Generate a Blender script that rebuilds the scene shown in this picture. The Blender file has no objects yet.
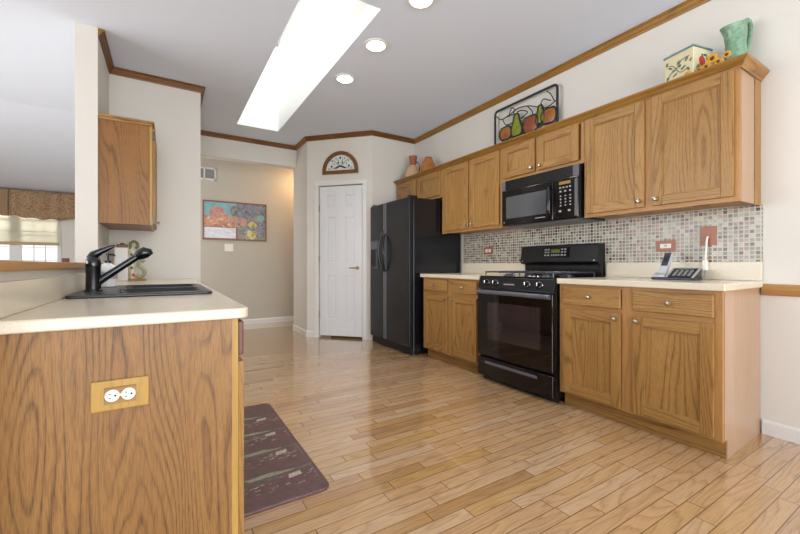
import bpy, bmesh, math, random
from mathutils import Vector, Matrix
random.seed(7)
PI = math.pi
SC = bpy.context.scene
COL = SC.collection

# ------------------------------------------------------------ camera, world, lights, exposure
cam_d = bpy.data.cameras.new('camera'); cam = bpy.data.objects.new('camera', cam_d); COL.objects.link(cam)
cam_d.sensor_width = 36.0; cam_d.lens = 36.0 * 378 / 800; cam_d.shift_y = -2 / 800
cam_d.clip_start = 0.02
cam.location = (0, 0, 1.01); cam.rotation_euler = (PI / 2, 0, -math.radians(31.7595))
SC.camera = cam

world = bpy.data.worlds.new('world'); SC.world = world; world.use_nodes = True
bgn = world.node_tree.nodes['Background']
sky = world.node_tree.nodes.new('ShaderNodeTexSky'); sky.sky_type = 'HOSEK_WILKIE'
sky.turbidity = 6.0; sky.ground_albedo = 0.7; sky.sun_direction = (0.3, -0.5, 0.8)
mixw = world.node_tree.nodes.new('ShaderNodeMix'); mixw.data_type = 'RGBA'; mixw.inputs[0].default_value = 0.75
world.node_tree.links.new(sky.outputs[0], mixw.inputs[6]); mixw.inputs[7].default_value = (1, 1, 1, 1)
world.node_tree.links.new(mixw.outputs[2], bgn.inputs[0]); bgn.inputs[1].default_value = 1.3

def area(name, loc, rot, sx, sy, power, col=(1, 1, 1)):
    l = bpy.data.lights.new(name, 'AREA'); l.shape = 'RECTANGLE'; l.size = sx; l.size_y = sy
    l.energy = power; l.color = col
    o = bpy.data.objects.new(name, l); COL.objects.link(o); o.location = loc; o.rotation_euler = rot
    return o
# daylight entering through the patio glazing behind the camera and the big family room window
area('patio_daylight', (0.6, -2.72, 1.25), (PI / 2 + .22, 0, 0), 4.4, 2.2, 138, (0.90, 0.95, 1.0))
area('family_room_daylight', (-4.72, 3.2, 1.45), (PI / 2 + .05, 0, -PI / 2), 4.6, 1.9, 165, (0.90, 0.95, 1.0))
area('dining_window_daylight', (-2.6, 10.9, 3.1), (PI / 2 - .75, 0, PI), 2.4, 1.6, 260, (0.92, 0.96, 1.0))
area('skylight_daylight', (1.03, 3.76, 3.95), (0, 0, 0), 0.46, 2.7, 17, (0.95, 0.98, 1.0))
area('hall_fill', (5.8, 6.36, 1.5), (PI / 2, 0, PI / 2), 0.8, 1.6, 22, (0.92, 0.97, 1.0))  # added fill to brighten the hall; no window at this end
area('hall_left_fill', (-.41, 6.36, 1.5), (PI / 2, 0, -PI / 2), 0.7, 1.9, 10, (0.95, 0.98, 1.0))  # added fill at the hall's left end, brightens the short pantry side wall

SC.view_settings.view_transform = 'Standard'; SC.view_settings.look = 'None'
SC.view_settings.gamma = 1.0; SC.view_settings.use_curve_mapping = False
SC.view_settings.exposure = 0.46

# ------------------------------------------------------------ materials
def lin(h):
    h = h.lstrip('#'); v = [int(h[i:i + 2], 16) / 255 for i in (0, 2, 4)]
    return tuple((c / 12.92 if c <= .04045 else ((c + .055) / 1.055) ** 2.4) for c in v) + (1.0,)

class NT:
    def __init__(self, name):
        self.m = bpy.data.materials.new(name); self.m.use_nodes = True
        self.t = self.m.node_tree; self.b = self.t.nodes['Principled BSDF']
    def n(self, typ, **kw):
        nd = self.t.nodes.new('ShaderNode' + typ)
        for k, v in kw.items(): setattr(nd, k, v)
        return nd
    def l(self, a, b): self.t.links.new(a, b)
    def put(self, sock, v):
        if isinstance(v, bpy.types.NodeSocket): self.l(v, sock)
        else: sock.default_value = v
    def math(self, op, a, b=0.0, c=None):
        nd = self.n('Math', operation=op); self.put(nd.inputs[0], a); self.put(nd.inputs[1], b)
        if c is not None: self.put(nd.inputs[2], c)
        return nd.outputs[0]
    def comb(self, x, y, z):
        nd = self.n('CombineXYZ')
        for s, v in zip(nd.inputs, (x, y, z)): self.put(s, v)
        return nd.outputs[0]
    def noise(self, vec, scale=1.0, detail=2.0, rough=0.5):
        nd = self.n('TexNoise'); self.l(vec, nd.inputs['Vector']); nd.inputs['Scale'].default_value = scale
        nd.inputs['Detail'].default_value = detail; nd.inputs['Roughness'].default_value = rough
        return nd.outputs[0]
    def ramp(self, fac, stops, interp='LINEAR'):
        nd = self.n('ValToRGB'); cr = nd.color_ramp; cr.interpolation = interp
        while len(cr.elements) < len(stops): cr.elements.new(0.5)
        for e, (p, c) in zip(cr.elements, stops): e.position = p; e.color = c
        self.put(nd.inputs[0], fac); return nd.outputs[0]
    def mix(self, fac, a, b, blend='MIX'):
        nd = self.n('Mix'); nd.data_type = 'RGBA'; nd.blend_type = blend
        self.put(nd.inputs[0], fac); self.put(nd.inputs[6], a); self.put(nd.inputs[7], b); return nd.outputs[2]
    def white(self, vec):
        nd = self.n('TexWhiteNoise', noise_dimensions='3D'); self.l(vec, nd.inputs['Vector']); return nd
    def bump(self, h, strength, dist=0.002):
        nd = self.n('Bump'); self.l(h, nd.inputs['Height']); nd.inputs['Strength'].default_value = strength
        nd.inputs['Distance'].default_value = dist; self.l(nd.outputs[0], self.b.inputs['Normal'])
    def obj_xyz(self):
        tc = self.n('TexCoord'); s = self.n('SeparateXYZ'); self.l(tc.outputs['Object'], s.inputs[0]); return s.outputs

def g3(v): return (v, v, v, 1)

def plain(name, col, rough=0.5, metal=0.0, spec=0.5, coat=0.0, emit=None, es=0.0, alpha=None):
    t = NT(name); b = t.b
    b.inputs['Base Color'].default_value = lin(col) if isinstance(col, str) else col
    b.inputs['Roughness'].default_value = rough; b.inputs['Metallic'].default_value = metal
    b.inputs['Specular IOR Level'].default_value = spec
    b.inputs['Coat Weight'].default_value = coat; b.inputs['Coat Roughness'].default_value = 0.06
    if emit: b.inputs['Emission Color'].default_value = lin(emit); b.inputs['Emission Strength'].default_value = es
    return t.m

def oak(name, axis, light, mid, dark, rough=0.38, contrast=1.0, freq=16.0):
    """oak: stretched noise contours make the cathedral figure, very long fine noise makes the pores"""
    t = NT(name); x, y, z = t.obj_xyz()
    oi = t.n('ObjectInfo'); r = oi.outputs['Random']
    if axis == 'z': a, b, g = x, y, z
    elif axis == 'y': a, b, g = x, z, y
    else: a, b, g = y, z, x
    off = t.math('MULTIPLY', r, 37.0)
    a = t.math('ADD', a, off); g2 = t.math('ADD', g, off)
    big = t.noise(t.comb(t.math('MULTIPLY', a, 6.5), t.math('MULTIPLY', b, 6.5), t.math('MULTIPLY', g2, 0.8)), 1.0, 1.5, 0.4)
    wob = t.noise(t.comb(t.math('MULTIPLY', a, 34.0), t.math('MULTIPLY', b, 34.0), t.math('MULTIPLY', g2, 3.0)), 1.0, 2.0, 0.5)
    f = t.math('ADD', t.math('MULTIPLY', big, freq), t.math('MULTIPLY', wob, 0.45))
    f = t.math('ADD', f, t.math('MULTIPLY', t.math('ADD', a, b), 30.0))
    fr = t.math('FRACT', f)
    line = t.ramp(fr, [(0.0, g3(1.0)), (0.12, g3(0.75)), (0.26, g3(0.15)), (0.6, g3(0.0)), (0.92, g3(0.3)), (1.0, g3(1.0))])
    fade = t.noise(t.comb(t.math('MULTIPLY', a, 7.0), t.math('MULTIPLY', b, 7.0), t.math('MULTIPLY', g2, 1.1)), 1.7, 1.0, 0.5)
    line = t.math('MULTIPLY', line, t.ramp(fade, [(0.34, g3(0.35)), (0.6, g3(1.0))]))
    pores = t.noise(t.comb(t.math('MULTIPLY', a, 420.0), t.math('MULTIPLY', b, 420.0), t.math('MULTIPLY', g2, 22.0)), 1.0, 2.0, 0.6)
    pr = t.ramp(pores, [(0.46, g3(0.0)), (0.62, g3(1.0))])
    tone = t.noise(t.comb(t.math('MULTIPLY', a, 6.0), t.math('MULTIPLY', b, 6.0), t.math('MULTIPLY', g2, 0.8)), 1.0, 2.0, 0.5)
    c0 = t.mix(t.ramp(tone, [(0.3, g3(0)), (0.7, g3(1))]), lin(light), lin(mid))
    fac = t.math('MULTIPLY', t.math('ADD', t.math('MULTIPLY', line, 0.62), t.math('MULTIPLY', pr, 0.33)), contrast)
    fac = t.math('MINIMUM', fac, 1.0)
    t.l(t.mix(fac, c0, lin(dark)), t.b.inputs['Base Color'])
    t.b.inputs['Roughness'].default_value = rough; t.b.inputs['Specular IOR Level'].default_value = 0.4
    t.bump(pr, 0.12, 0.001)
    return t.m

M = {}
G = ('#a98048', '#9c733d', '#63401a')
M['oak_v'] = oak('oak_vertical', 'z', *G, contrast=1.0, freq=12)
M['oak_y'] = oak('oak_lengthwise', 'y', *G, contrast=1.0, freq=12)
M['oak_x'] = oak('oak_crosswise', 'x', *G, contrast=1.0, freq=12)
M['oak_frame_v'] = oak('oak_face_frame_vertical', 'z', '#b2854f', '#a87b45', '#80562c', contrast=0.6, freq=9)
M['oak_frame_y'] = oak('oak_face_frame_lengthwise', 'y', '#b2854f', '#a87b45', '#80562c', contrast=0.6, freq=9)
M['oak_panel'] = oak('oak_end_panel', 'z', '#99703f', '#8d6436', '#4a2c15', contrast=1.05, freq=24)
M['oak_brown'] = oak('oak_brown_panel', 'z', '#96672e', '#8a5c28', '#573511', contrast=1.0, freq=12)
M['oak_pale'] = oak('oak_pale_edge', 'z', '#b8944e', '#ac8742', '#8a6428', contrast=0.5, freq=8)
M['oak_dark'] = oak('oak_stained_shaded_drawer', 'y', '#745040', '#684638', '#452c20', contrast=0.5, freq=8)  # first drawer: stained edges, plus its shaded side put into the colour
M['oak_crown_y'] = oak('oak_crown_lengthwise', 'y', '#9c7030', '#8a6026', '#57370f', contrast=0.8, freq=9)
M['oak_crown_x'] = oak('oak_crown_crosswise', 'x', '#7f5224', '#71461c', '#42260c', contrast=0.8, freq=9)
M['oak_end'] = oak('oak_side_with_glare', 'z', '#b3947a', '#aa896c', '#8f6d50', rough=0.28, contrast=0.5, freq=8)  # window glare on the end panels put into a paler, pinkish colour

def floor_mat():
    t = NT('oak_strip_floor'); x, y, z = t.obj_xyz()
    W, L = 0.0665, 0.60
    yr = t.math('DIVIDE', y, W); row = t.math('FLOOR', yr); fy = t.math('FRACT', yr)
    rn = t.white(t.comb(row, 3.7, 1.1)).outputs[0]
    xr = t.math('ADD', t.math('DIVIDE', x, L), t.math('MULTIPLY', rn, 7.0))
    cc = t.math('FLOOR', xr); fx = t.math('FRACT', xr)
    w1 = t.white(t.comb(row, cc, 0.5)).outputs[0]
    w2 = t.white(t.comb(row, cc, 8.5)).outputs[0]
    base = t.ramp(w1, [(0.0, lin('#b59270')), (0.2, lin('#bf9a72')), (0.5, lin('#c29d72')), (0.78, lin('#c6a886')), (0.93, lin('#ba935c')), (1.0, lin('#ab855c'))])
    o1 = t.math('MULTIPLY', w2, 41.0)
    gx = t.math('ADD', x, o1)
    big = t.noise(t.comb(t.math('MULTIPLY', gx, 1.3), t.math('MULTIPLY', y, 10.0), o1), 1.0, 1.5, 0.5)
    fr = t.math('FRACT', t.math('ADD', t.math('MULTIPLY', big, 10.0), t.math('MULTIPLY', y, 14.0)))
    line = t.ramp(fr, [(0.0, g3(0.8)), (0.15, g3(0.35)), (0.5, g3(0.05)), (0.85, g3(0.0)), (1.0, g3(0.7))])
    pores = t.noise(t.comb(t.math('MULTIPLY', gx, 12.0), t.math('MULTIPLY', y, 260.0), 0.0), 1.0, 2.0, 0.6)
    pr = t.ramp(pores, [(0.45, g3(0)), (0.7, g3(1))])
    fac = t.math('ADD', t.math('MULTIPLY', line, 0.42), t.math('MULTIPLY', pr, 0.28))
    c = t.mix(fac, base, lin('#7a4e2a'))
    ey = t.math('MINIMUM', fy, t.math('SUBTRACT', 1.0, fy))
    ex = t.math('MINIMUM', fx, t.math('SUBTRACT', 1.0, fx))
    gap = t.math('MAXIMUM', t.math('LESS_THAN', ey, 0.03), t.math('LESS_THAN', ex, 0.0035))
    c = t.mix(t.math('MULTIPLY', gap, 0.75), c, lin('#573618'))
    t.l(c, t.b.inputs['Base Color'])
    t.b.inputs['Roughness'].default_value = 0.2; t.b.inputs['Specular IOR Level'].default_value = 0.5
    t.b.inputs['Coat Weight'].default_value = 1.0; t.b.inputs['Coat Roughness'].default_value = 0.03
    t.bump(t.math('SUBTRACT', 1.0, gap), 0.25, 0.001)
    return t.m
M['floor'] = floor_mat()

def mosaic_mat():
    t = NT('glass_mosaic_tile'); x, y, z = t.obj_xyz()
    P = 0.0262
    u = t.math('DIVIDE', y, P); v = t.math('DIVIDE', z, P)
    fu = t.math('FRACT', u); fv = t.math('FRACT', v)
    w = t.white(t.comb(t.math('FLOOR', u), t.math('FLOOR', v), 2.2)).outputs[0]
    c = t.ramp(w, [(0.0, lin('#918e80')), (0.17, lin('#7c7a6a')), (0.30, lin('#b0a898')), (0.42, lin('#6c6a5e')), (0.54, lin('#866a56')),
                   (0.66, lin('#5f4232')), (0.77, lin('#40281f')), (0.87, lin('#957060')), (0.93, lin('#aaaa9e'))], 'CONSTANT')
    e = t.math('MINIMUM', t.math('MINIMUM', fu, t.math('SUBTRACT', 1.0, fu)), t.math('MINIMUM', fv, t.math('SUBTRACT', 1.0, fv)))
    g = t.math('LESS_THAN', e, 0.125)
    t.l(t.mix(g, c, lin('#c9c3b6')), t.b.inputs['Base Color'])
    t.l(t.math('ADD', t.math('MULTIPLY', g, 0.5), 0.22), t.b.inputs['Roughness'])
    t.bump(t.math('SMOOTH_MIN', e, 0.16, 0.05), 0.5, 0.004)
    return t.m
M['mosaic'] = mosaic_mat()

def speckle(name, c1, c2, rough, scale=260.0, lo=0.45, hi=0.65, bump=0.0):
    t = NT(name); tc = t.n('TexCoord')
    n = t.noise(tc.outputs['Object'], scale, 3.0, 0.6)
    t.l(t.ramp(n, [(lo, lin(c1)), (hi, lin(c2))]), t.b.inputs['Base Color'])
    t.b.inputs['Roughness'].default_value = rough
    if bump: t.bump(n, bump, 0.002)
    return t.m
M['counter'] = speckle('cream_laminate', '#d9ceb9', '#cfc2aa', 0.2)
M['wall'] = plain('cream_wall_paint', '#d7d2c9', 0.75)
M['wall_hall'] = plain('taupe_hall_paint', '#b9b3a7', 0.75)
M['ceiling'] = plain('ceiling_paint', '#dce4f1', 0.85)
M['shaft'] = plain('skylight_shaft_paint', '#e6e7e4', 0.9)
M['white'] = plain('white_trim_paint', '#dcdad6', 0.35)
M['door_white'] = plain('white_door_paint', '#dbdbdc', 0.4)
M['black_gloss'] = plain('black_gloss_enamel', '#0d0c0e', 0.12, spec=0.5)
M['black_glass'] = plain('black_oven_glass', '#0a080a', 0.04, spec=0.55)
M['glass_window'] = plain('smoked_oven_window', '#2a2225', 0.05, spec=0.8)
M['black_satin'] = plain('black_satin', '#0e0d0f', 0.3)
M['black_matte'] = plain('black_matte_plastic', '#101012', 0.5)
M['iron'] = plain('cast_iron', '#3a3b42', 0.28, spec=0.6)
M['fridge'] = speckle('black_textured_steel', '#18191c', '#212226', 0.27, 190, 0.35, 0.7, 0.16)
M['fridge'].node_tree.nodes['Principled BSDF'].inputs['Specular IOR Level'].default_value = 0.32
M['fridge_side'] = plain('black_fridge_side', '#121318', 0.22)
M['charcoal'] = plain('charcoal_trim', '#5a5b61', 0.3)
M['nickel'] = plain('brushed_nickel', '#b4b1aa', 0.28, metal=1.0)
M['chrome'] = plain('chrome', '#cfcfd2', 0.12, metal=1.0)
M['brass'] = plain('brass', '#9c8a62', 0.28, metal=1.0)
M['sink'] = plain('black_composite', '#202327', 0.3, spec=0.6)
M['faucet'] = plain('black_faucet_enamel', '#0b0d12', 0.14, spec=0.6)
M['handle_grey'] = plain('grey_sheen_bar', '#55565e', 0.25, spec=0.7)
M['button'] = plain('pale_button', '#8f8f92', 0.5)
M['amber'] = plain('amber_display', '#3a2a12', 0.3, emit='#c79a4a', es=0.35)
M['olive'] = plain('olive_display', '#4a4a1c', 0.3, emit='#9a9638', es=0.1)
M['copper'] = plain('copper_plate', '#9c6448', 0.4)
M['red_plate'] = plain('red_brown_plate', '#9c5844', 0.4)
M['ivory'] = plain('ivory_plastic', '#e6e0d4', 0.35)
M['slot'] = plain('dark_slot', '#2a2622', 0.6)
M['silver'] = plain('silver_plastic', '#b9bcc0', 0.3, metal=0.3)
M['phone_black'] = plain('phone_black', '#22262b', 0.35)
M['phone_screen'] = plain('phone_screen', '#44605a', 0.2)
M['cord_grey'] = plain('grey_cord', '#8d8f90', 0.5)
M['pitcher'] = speckle('celadon_glaze', '#7fa084', '#688b6f', 0.25, 45, 0.4, 0.65, 0.3)
M['box_cream'] = plain('cream_painted_box', '#d6cca8', 0.45)
M['box_teal'] = plain('teal_lid_edge', '#6b8f8c', 0.4)
M['apple_red'] = plain('apple_red', '#b43a2c', 0.4)
M['leaf'] = plain('leaf_green', '#4d6b34', 0.5)
M['leaf_dark'] = plain('dark_leaf', '#36402f', 0.5)
M['vine'] = plain('grey_green_vine', '#5d6a4c', 0.5)
M['petal'] = plain('sunflower_yellow', '#d79a1e', 0.5)
M['flower_eye'] = plain('flower_eye', '#5a3312', 0.7)
M['wire'] = plain('dark_iron_wire', '#1d2422', 0.4)
M['fruit_orange'] = speckle('painted_orange_fruit', '#a86c30', '#84502a', 0.25, 14, 0.35, 0.65)
M['fruit_red'] = speckle('painted_red_fruit', '#96552f', '#7c4028', 0.25, 14, 0.35, 0.65)
M['fruit_green'] = speckle('painted_green_pear', '#93992a', '#777f22', 0.25, 14, 0.35, 0.65)
M['jug_beige'] = plain('beige_pottery', '#d3ad84', 0.55)
M['terracotta'] = speckle('terracotta_pottery', '#a8603e', '#8e4c30', 0.55, 22)
M['amber_pot'] = speckle('amber_pottery', '#b87a34', '#a3603a', 0.4, 14, 0.35, 0.65)
M['shade_hem'] = plain('tan_shade_hem', '#b9a57c', 0.8)
M['curtain_stripe'] = plain('striped_side_fabric', '#93795a', 0.85)
M['snow'] = plain('snow_ground', '#e8ecf2', 0.9)
M['bark'] = plain('bare_tree_bark', '#5d5652', 0.9)
M['mat_maroon'] = speckle('maroon_vinyl', '#604242', '#4e3436', 0.35, 30, 0.35, 0.7)
M['mat_green'] = speckle('mat_green_print', '#59584a', '#47463c', 0.4, 60, 0.35, 0.65)
M['mat_tan'] = speckle('mat_tan_print', '#9a917c', '#6c6656', 0.4, 70, 0.35, 0.65)
M['mat_cream'] = speckle('mat_cream_print', '#b8b09e', '#8e8878', 0.4, 90, 0.35, 0.65)
M['bottle_white'] = plain('white_soap_bottle', '#dcd9d4', 0.25)
M['bottle_print'] = plain('mauve_bottle_print', '#a29c9c', 0.35)
M['canister'] = plain('white_canister', '#e4ddd2', 0.4)
M['lid_brown'] = plain('red_brown_lid', '#6d3a28', 0.4)
M['sage'] = plain('sage_scroll', '#9c9a78', 0.45)
M['sage_edge'] = plain('dark_green_finial', '#6b6a38', 0.45)
M['lens'] = plain('lamp_lens', '#ffffff', 0.4, emit='#fffaf0', es=6.0)
M['pic_frame'] = plain('red_brown_picture_frame', '#80503a', 0.35)
M['vent_dark'] = plain('grey_vent_slats', '#8d8d8c', 0.5)
M['arch_glass'] = plain('frosted_white_glass', '#d8dad8', 0.2)

M['micro_window'] = plain('microwave_screen_with_reflection', '#4b4e52', 0.08, spec=0.8)  # grey mesh screen, lightened in colour for the room's reflection
M['dispenser_grey'] = plain('dark_grey_dispenser', '#34353a', 0.35)
M['black_void'] = plain('black_recess', '#050506', 0.6)
M['dark_red'] = plain('dark_red_box', '#5a2420', 0.45)
M['hinge'] = plain('dark_hinge', '#5d5a54', 0.4, metal=0.8)

def glass_mat():
    t = NT('window_glass'); t.t.nodes.remove(t.b)
    tr = t.n('BsdfTransparent'); gl = t.n('BsdfGlossy'); gl.inputs['Roughness'].default_value = 0.02
    fz = t.n('Fresnel'); fz.inputs[0].default_value = 1.45; mx = t.n('MixShader')
    t.l(fz.outputs[0], mx.inputs[0]); t.l(tr.outputs[0], mx.inputs[1]); t.l(gl.outputs[0], mx.inputs[2])
    t.l(mx.outputs[0], t.t.nodes['Material Output'].inputs[0]); return t.m
M['glass'] = glass_mat()

def shade_mat():
    t = NT('cream_roman_shade'); t.b.inputs['Base Color'].default_value = lin('#e8e3d0'); t.b.inputs['Roughness'].default_value = 0.9
    tl = t.n('BsdfTranslucent'); tl.inputs[0].default_value = lin('#f0ecdf'); mx = t.n('MixShader'); mx.inputs[0].default_value = 0.5
    t.l(t.b.outputs[0], mx.inputs[1]); t.l(tl.outputs[0], mx.inputs[2]); t.l(mx.outputs[0], t.t.nodes['Material Output'].inputs[0]); return t.m
M['shade'] = shade_mat()
def valance_mat():
    t = NT('paisley_valance_fabric'); tc = t.n('TexCoord')
    n = t.noise(tc.outputs['Object'], 26.0, 4.0, 0.7)
    t.l(t.ramp(n, [(0.32, lin('#6e4a36')), (0.44, lin('#96795a')), (0.5, lin('#b39a76')), (0.58, lin('#8a6a4c')), (0.66, lin('#a5584a')), (0.8, lin('#7d7a5a'))]), t.b.inputs['Base Color'])
    t.b.inputs['Roughness'].default_value = 0.9; return t.m
M['valance'] = valance_mat()

def patch(name, cols, scale, stretch=(1, 1, 1)):
    """patchy poster printing"""
    t = NT(name); x, y, z = t.obj_xyz()
    v = t.comb(t.math('MULTIPLY', x, stretch[0]), t.math('MULTIPLY', y, stretch[1]), t.math('MULTIPLY', z, stretch[2]))
    vo = t.n('TexVoronoi'); t.l(v, vo.inputs['Vector']); vo.inputs['Scale'].default_value = scale
    s = t.n('SeparateColor'); t.l(vo.outputs['Color'], s.inputs[0])
    n = t.noise(v, scale * 2.2, 3.0, 0.6)
    f = t.math('ADD', t.math('MULTIPLY', s.outputs[0], 0.6), t.math('MULTIPLY', n, 0.4))
    k = len(cols)
    t.l(t.ramp(f, [(0.1 + 0.8 * i / max(1, k - 1), lin(c)) for i, c in enumerate(cols)]), t.b.inputs['Base Color'])
    t.b.inputs['Roughness'].default_value = 0.3; return t.m
M['art_sky'] = patch('poster_teal', ['#5f8f98', '#7fb0b8', '#6e9ea6', '#8ab6bc'], 9)
M['art_warm'] = patch('poster_warm', ['#3c3430', '#b06a44', '#c99a5c', '#b4685e', '#d6b48a', '#7a3f38'], 22)
M['art_pink'] = patch('poster_pink', ['#a86a62', '#c08a7c', '#93605c'], 24)
M['art_cool'] = patch('poster_violet', ['#3a3a44', '#6c6a86', '#8f8a9a', '#58706a', '#a9a2a8'], 27)
M['art_grey'] = patch('poster_grey', ['#4a4840', '#7c786c', '#9a948a', '#5c5a5e'], 32)
M['art_yellow'] = patch('poster_yellow', ['#b8aa50', '#cfc47a', '#6e6a3a'], 26)
M['art_white'] = patch('poster_white', ['#d2d3dc', '#e2e2e4', '#c4c6d2', '#dddfe2'], 18, (1, 1, 3))

# ------------------------------------------------------------ mesh helpers
ROOT = {}
def box(bm, x0, x1, y0, y1, z0, z1, mi=0):
    v = [bm.verts.new(p) for p in ((x0, y0, z0), (x1, y0, z0), (x1, y1, z0), (x0, y1, z0), (x0, y0, z1), (x1, y0, z1), (x1, y1, z1), (x0, y1, z1))]
    for f in ((3, 2, 1, 0), (4, 5, 6, 7), (0, 1, 5, 4), (1, 2, 6, 5), (2, 3, 7, 6), (3, 0, 4, 7)):
        bm.faces.new([v[i] for i in f]).material_index = mi
    return v

def prism(bm, pts, fn0, fn1, mi=0, cap_mi=None):
    """pts: 2D polygon; fn0/fn1 map a 2D point to the two end faces"""
    a = [bm.verts.new(fn0(p)) for p in pts]; b = [bm.verts.new(fn1(p)) for p in pts]
    n = len(pts)
    for i in range(n):
        bm.faces.new((a[i], a[(i + 1) % n], b[(i + 1) % n], b[i])).material_index = mi
    cm = mi if cap_mi is None else cap_mi
    bm.faces.new(a[::-1]).material_index = cm; bm.faces.new(b).material_index = cm

def prism_z(bm, pts, z0, z1, mi=0): prism(bm, pts, lambda p: (p[0], p[1], z0), lambda p: (p[0], p[1], z1), mi)
def prism_y(bm, pts, y0, y1, mi=0): prism(bm, pts, lambda p: (p[0], y0, p[1]), lambda p: (p[0], y1, p[1]), mi)
def prism_x(bm, pts, x0, x1, mi=0): prism(bm, pts, lambda p: (x0, p[0], p[1]), lambda p: (x1, p[0], p[1]), mi)

def rrect(x0, x1, y0, y1, r, seg=5, corners=(1, 1, 1, 1)):
    out = []
    for k, (cx, cy, a0) in enumerate(((x1 - r, y0 + r, -90), (x1 - r, y1 - r, 0), (x0 + r, y1 - r, 90), (x0 + r, y0 + r, 180))):
        if not corners[k]:
            out.append(((x1, y0), (x1, y1), (x0, y1), (x0, y0))[k]); continue
        for i in range(seg + 1):
            a = math.radians(a0 + 90 * i / seg); out.append((cx + r * math.cos(a), cy + r * math.sin(a)))
    return out

def lathe(bm, prof, center=(0, 0, 0), axis='z', seg=24, mi=0, sx=1.0, sy=1.0):
    c = Vector(center); rings = []
    for r, h in prof:
        ring = []
        for i in range(seg):
            a = 2 * PI * i / seg; p = (r * math.cos(a) * sx, r * math.sin(a) * sy, h)
            if axis == 'x': p = (p[2], p[0], p[1])
            elif axis == '-x': p = (-p[2], p[0], p[1])
            elif axis == 'y': p = (p[0], p[2], p[1])
            elif axis == '-y': p = (p[0], -p[2], p[1])
            elif axis == '-z': p = (p[0], p[1], -p[2])
            ring.append(bm.verts.new(c + Vector(p)))
        rings.append(ring)
    for a, b in zip(rings, rings[1:]):
        for i in range(seg):
            bm.faces.new((a[i], a[(i + 1) % seg], b[(i + 1) % seg], b[i])).material_index = mi
    bm.faces.new(rings[0][::-1]).material_index = mi; bm.faces.new(rings[-1]).material_index = mi

def tube(bm, pts, rad, seg=10, mi=0, closed=False):
    pts = [Vector(p) for p in pts]; n = len(pts)
    rads = rad if isinstance(rad, (list, tuple)) else [rad] * n
    def tan(i):
        if closed: return (pts[(i + 1) % n] - pts[i - 1]).normalized()
        return (pts[min(i + 1, n - 1)] - pts[max(i - 1, 0)]).normalized()
    t0 = tan(0); up = Vector((0, 0, 1)) if abs(t0.z) < 0.9 else Vector((1, 0, 0))
    u = t0.cross(up).normalized(); rings = []
    for i in range(n):
        t = tan(i); u = (u - t * u.dot(t)).normalized(); w = t.cross(u)
        rings.append([bm.verts.new(pts[i] + (u * math.cos(2 * PI * k / seg) + w * math.sin(2 * PI * k / seg)) * rads[i]) for k in range(seg)])
    pairs = list(zip(rings, rings[1:])) + ([(rings[-1], rings[0])] if closed else [])
    for a, b in pairs:
        for k in range(seg):
            bm.faces.new((a[k], a[(k + 1) % seg], b[(k + 1) % seg], b[k])).material_index = mi
    if not closed:
        bm.faces.new(rings[0][::-1]).material_index = mi; bm.faces.new(rings[-1]).material_index = mi

def spline(pts, n=8):
    P = [Vector(p) for p in pts]; P = [P[0] * 2 - P[1]] + P + [P[-1] * 2 - P[-2]]; out = []
    for i in range(1, len(P) - 2):
        for k in range(n):
            t = k / n; a, b, c, d = P[i - 1:i + 3]
            out.append(0.5 * ((2 * b) + (c - a) * t + (2 * a - 5 * b + 4 * c - d) * t * t + (3 * b - a - 3 * c + d) * t ** 3))
    out.append(P[-2]); return out

def ellipsoid(bm, c, rx, ry, rz, seg=16, rings=9, mi=0):
    pr = [(max(0.02, math.sin(PI * i / (rings - 1))), -math.cos(PI * i / (rings - 1))) for i in range(rings)]
    n0 = len(bm.verts); lathe(bm, pr, (0, 0, 0), 'z', seg, mi); bm.verts.ensure_lookup_table()
    for v in bm.verts[n0:]: v.co = Vector((c[0] + v.co.x * rx, c[1] + v.co.y * ry, c[2] + v.co.z * rz))

def sweep(bm, path, prof, z, mi=None):
    """moulding: profile (out, up) swept along plan path, interior on the left of travel, mitred"""
    P = [Vector((p[0], p[1])) for p in path]; n = len(P); rings = []
    for i in range(n):
        ns = []
        if i > 0: d = (P[i] - P[i - 1]).normalized(); ns.append(Vector((-d.y, d.x)))
        if i < n - 1: d = (P[i + 1] - P[i]).normalized(); ns.append(Vector((-d.y, d.x)))
        m = ns[0] if len(ns) == 1 else (ns[0] + ns[1]) / (1 + ns[0].dot(ns[1]))
        rings.append([bm.verts.new((P[i].x + m.x * o, P[i].y + m.y * o, z + h)) for o, h in prof])
    k = len(prof)
    for j, (a, b) in enumerate(zip(rings, rings[1:])):
        d = P[j + 1] - P[j]
        for i in range(k):
            f = bm.faces.new((a[i], a[(i + 1) % k], b[(i + 1) % k], b[i]))
            f.material_index = 0 if mi is None else mi(d)
    bm.faces.new(rings[0][::-1]); bm.faces.new(rings[-1])

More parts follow.
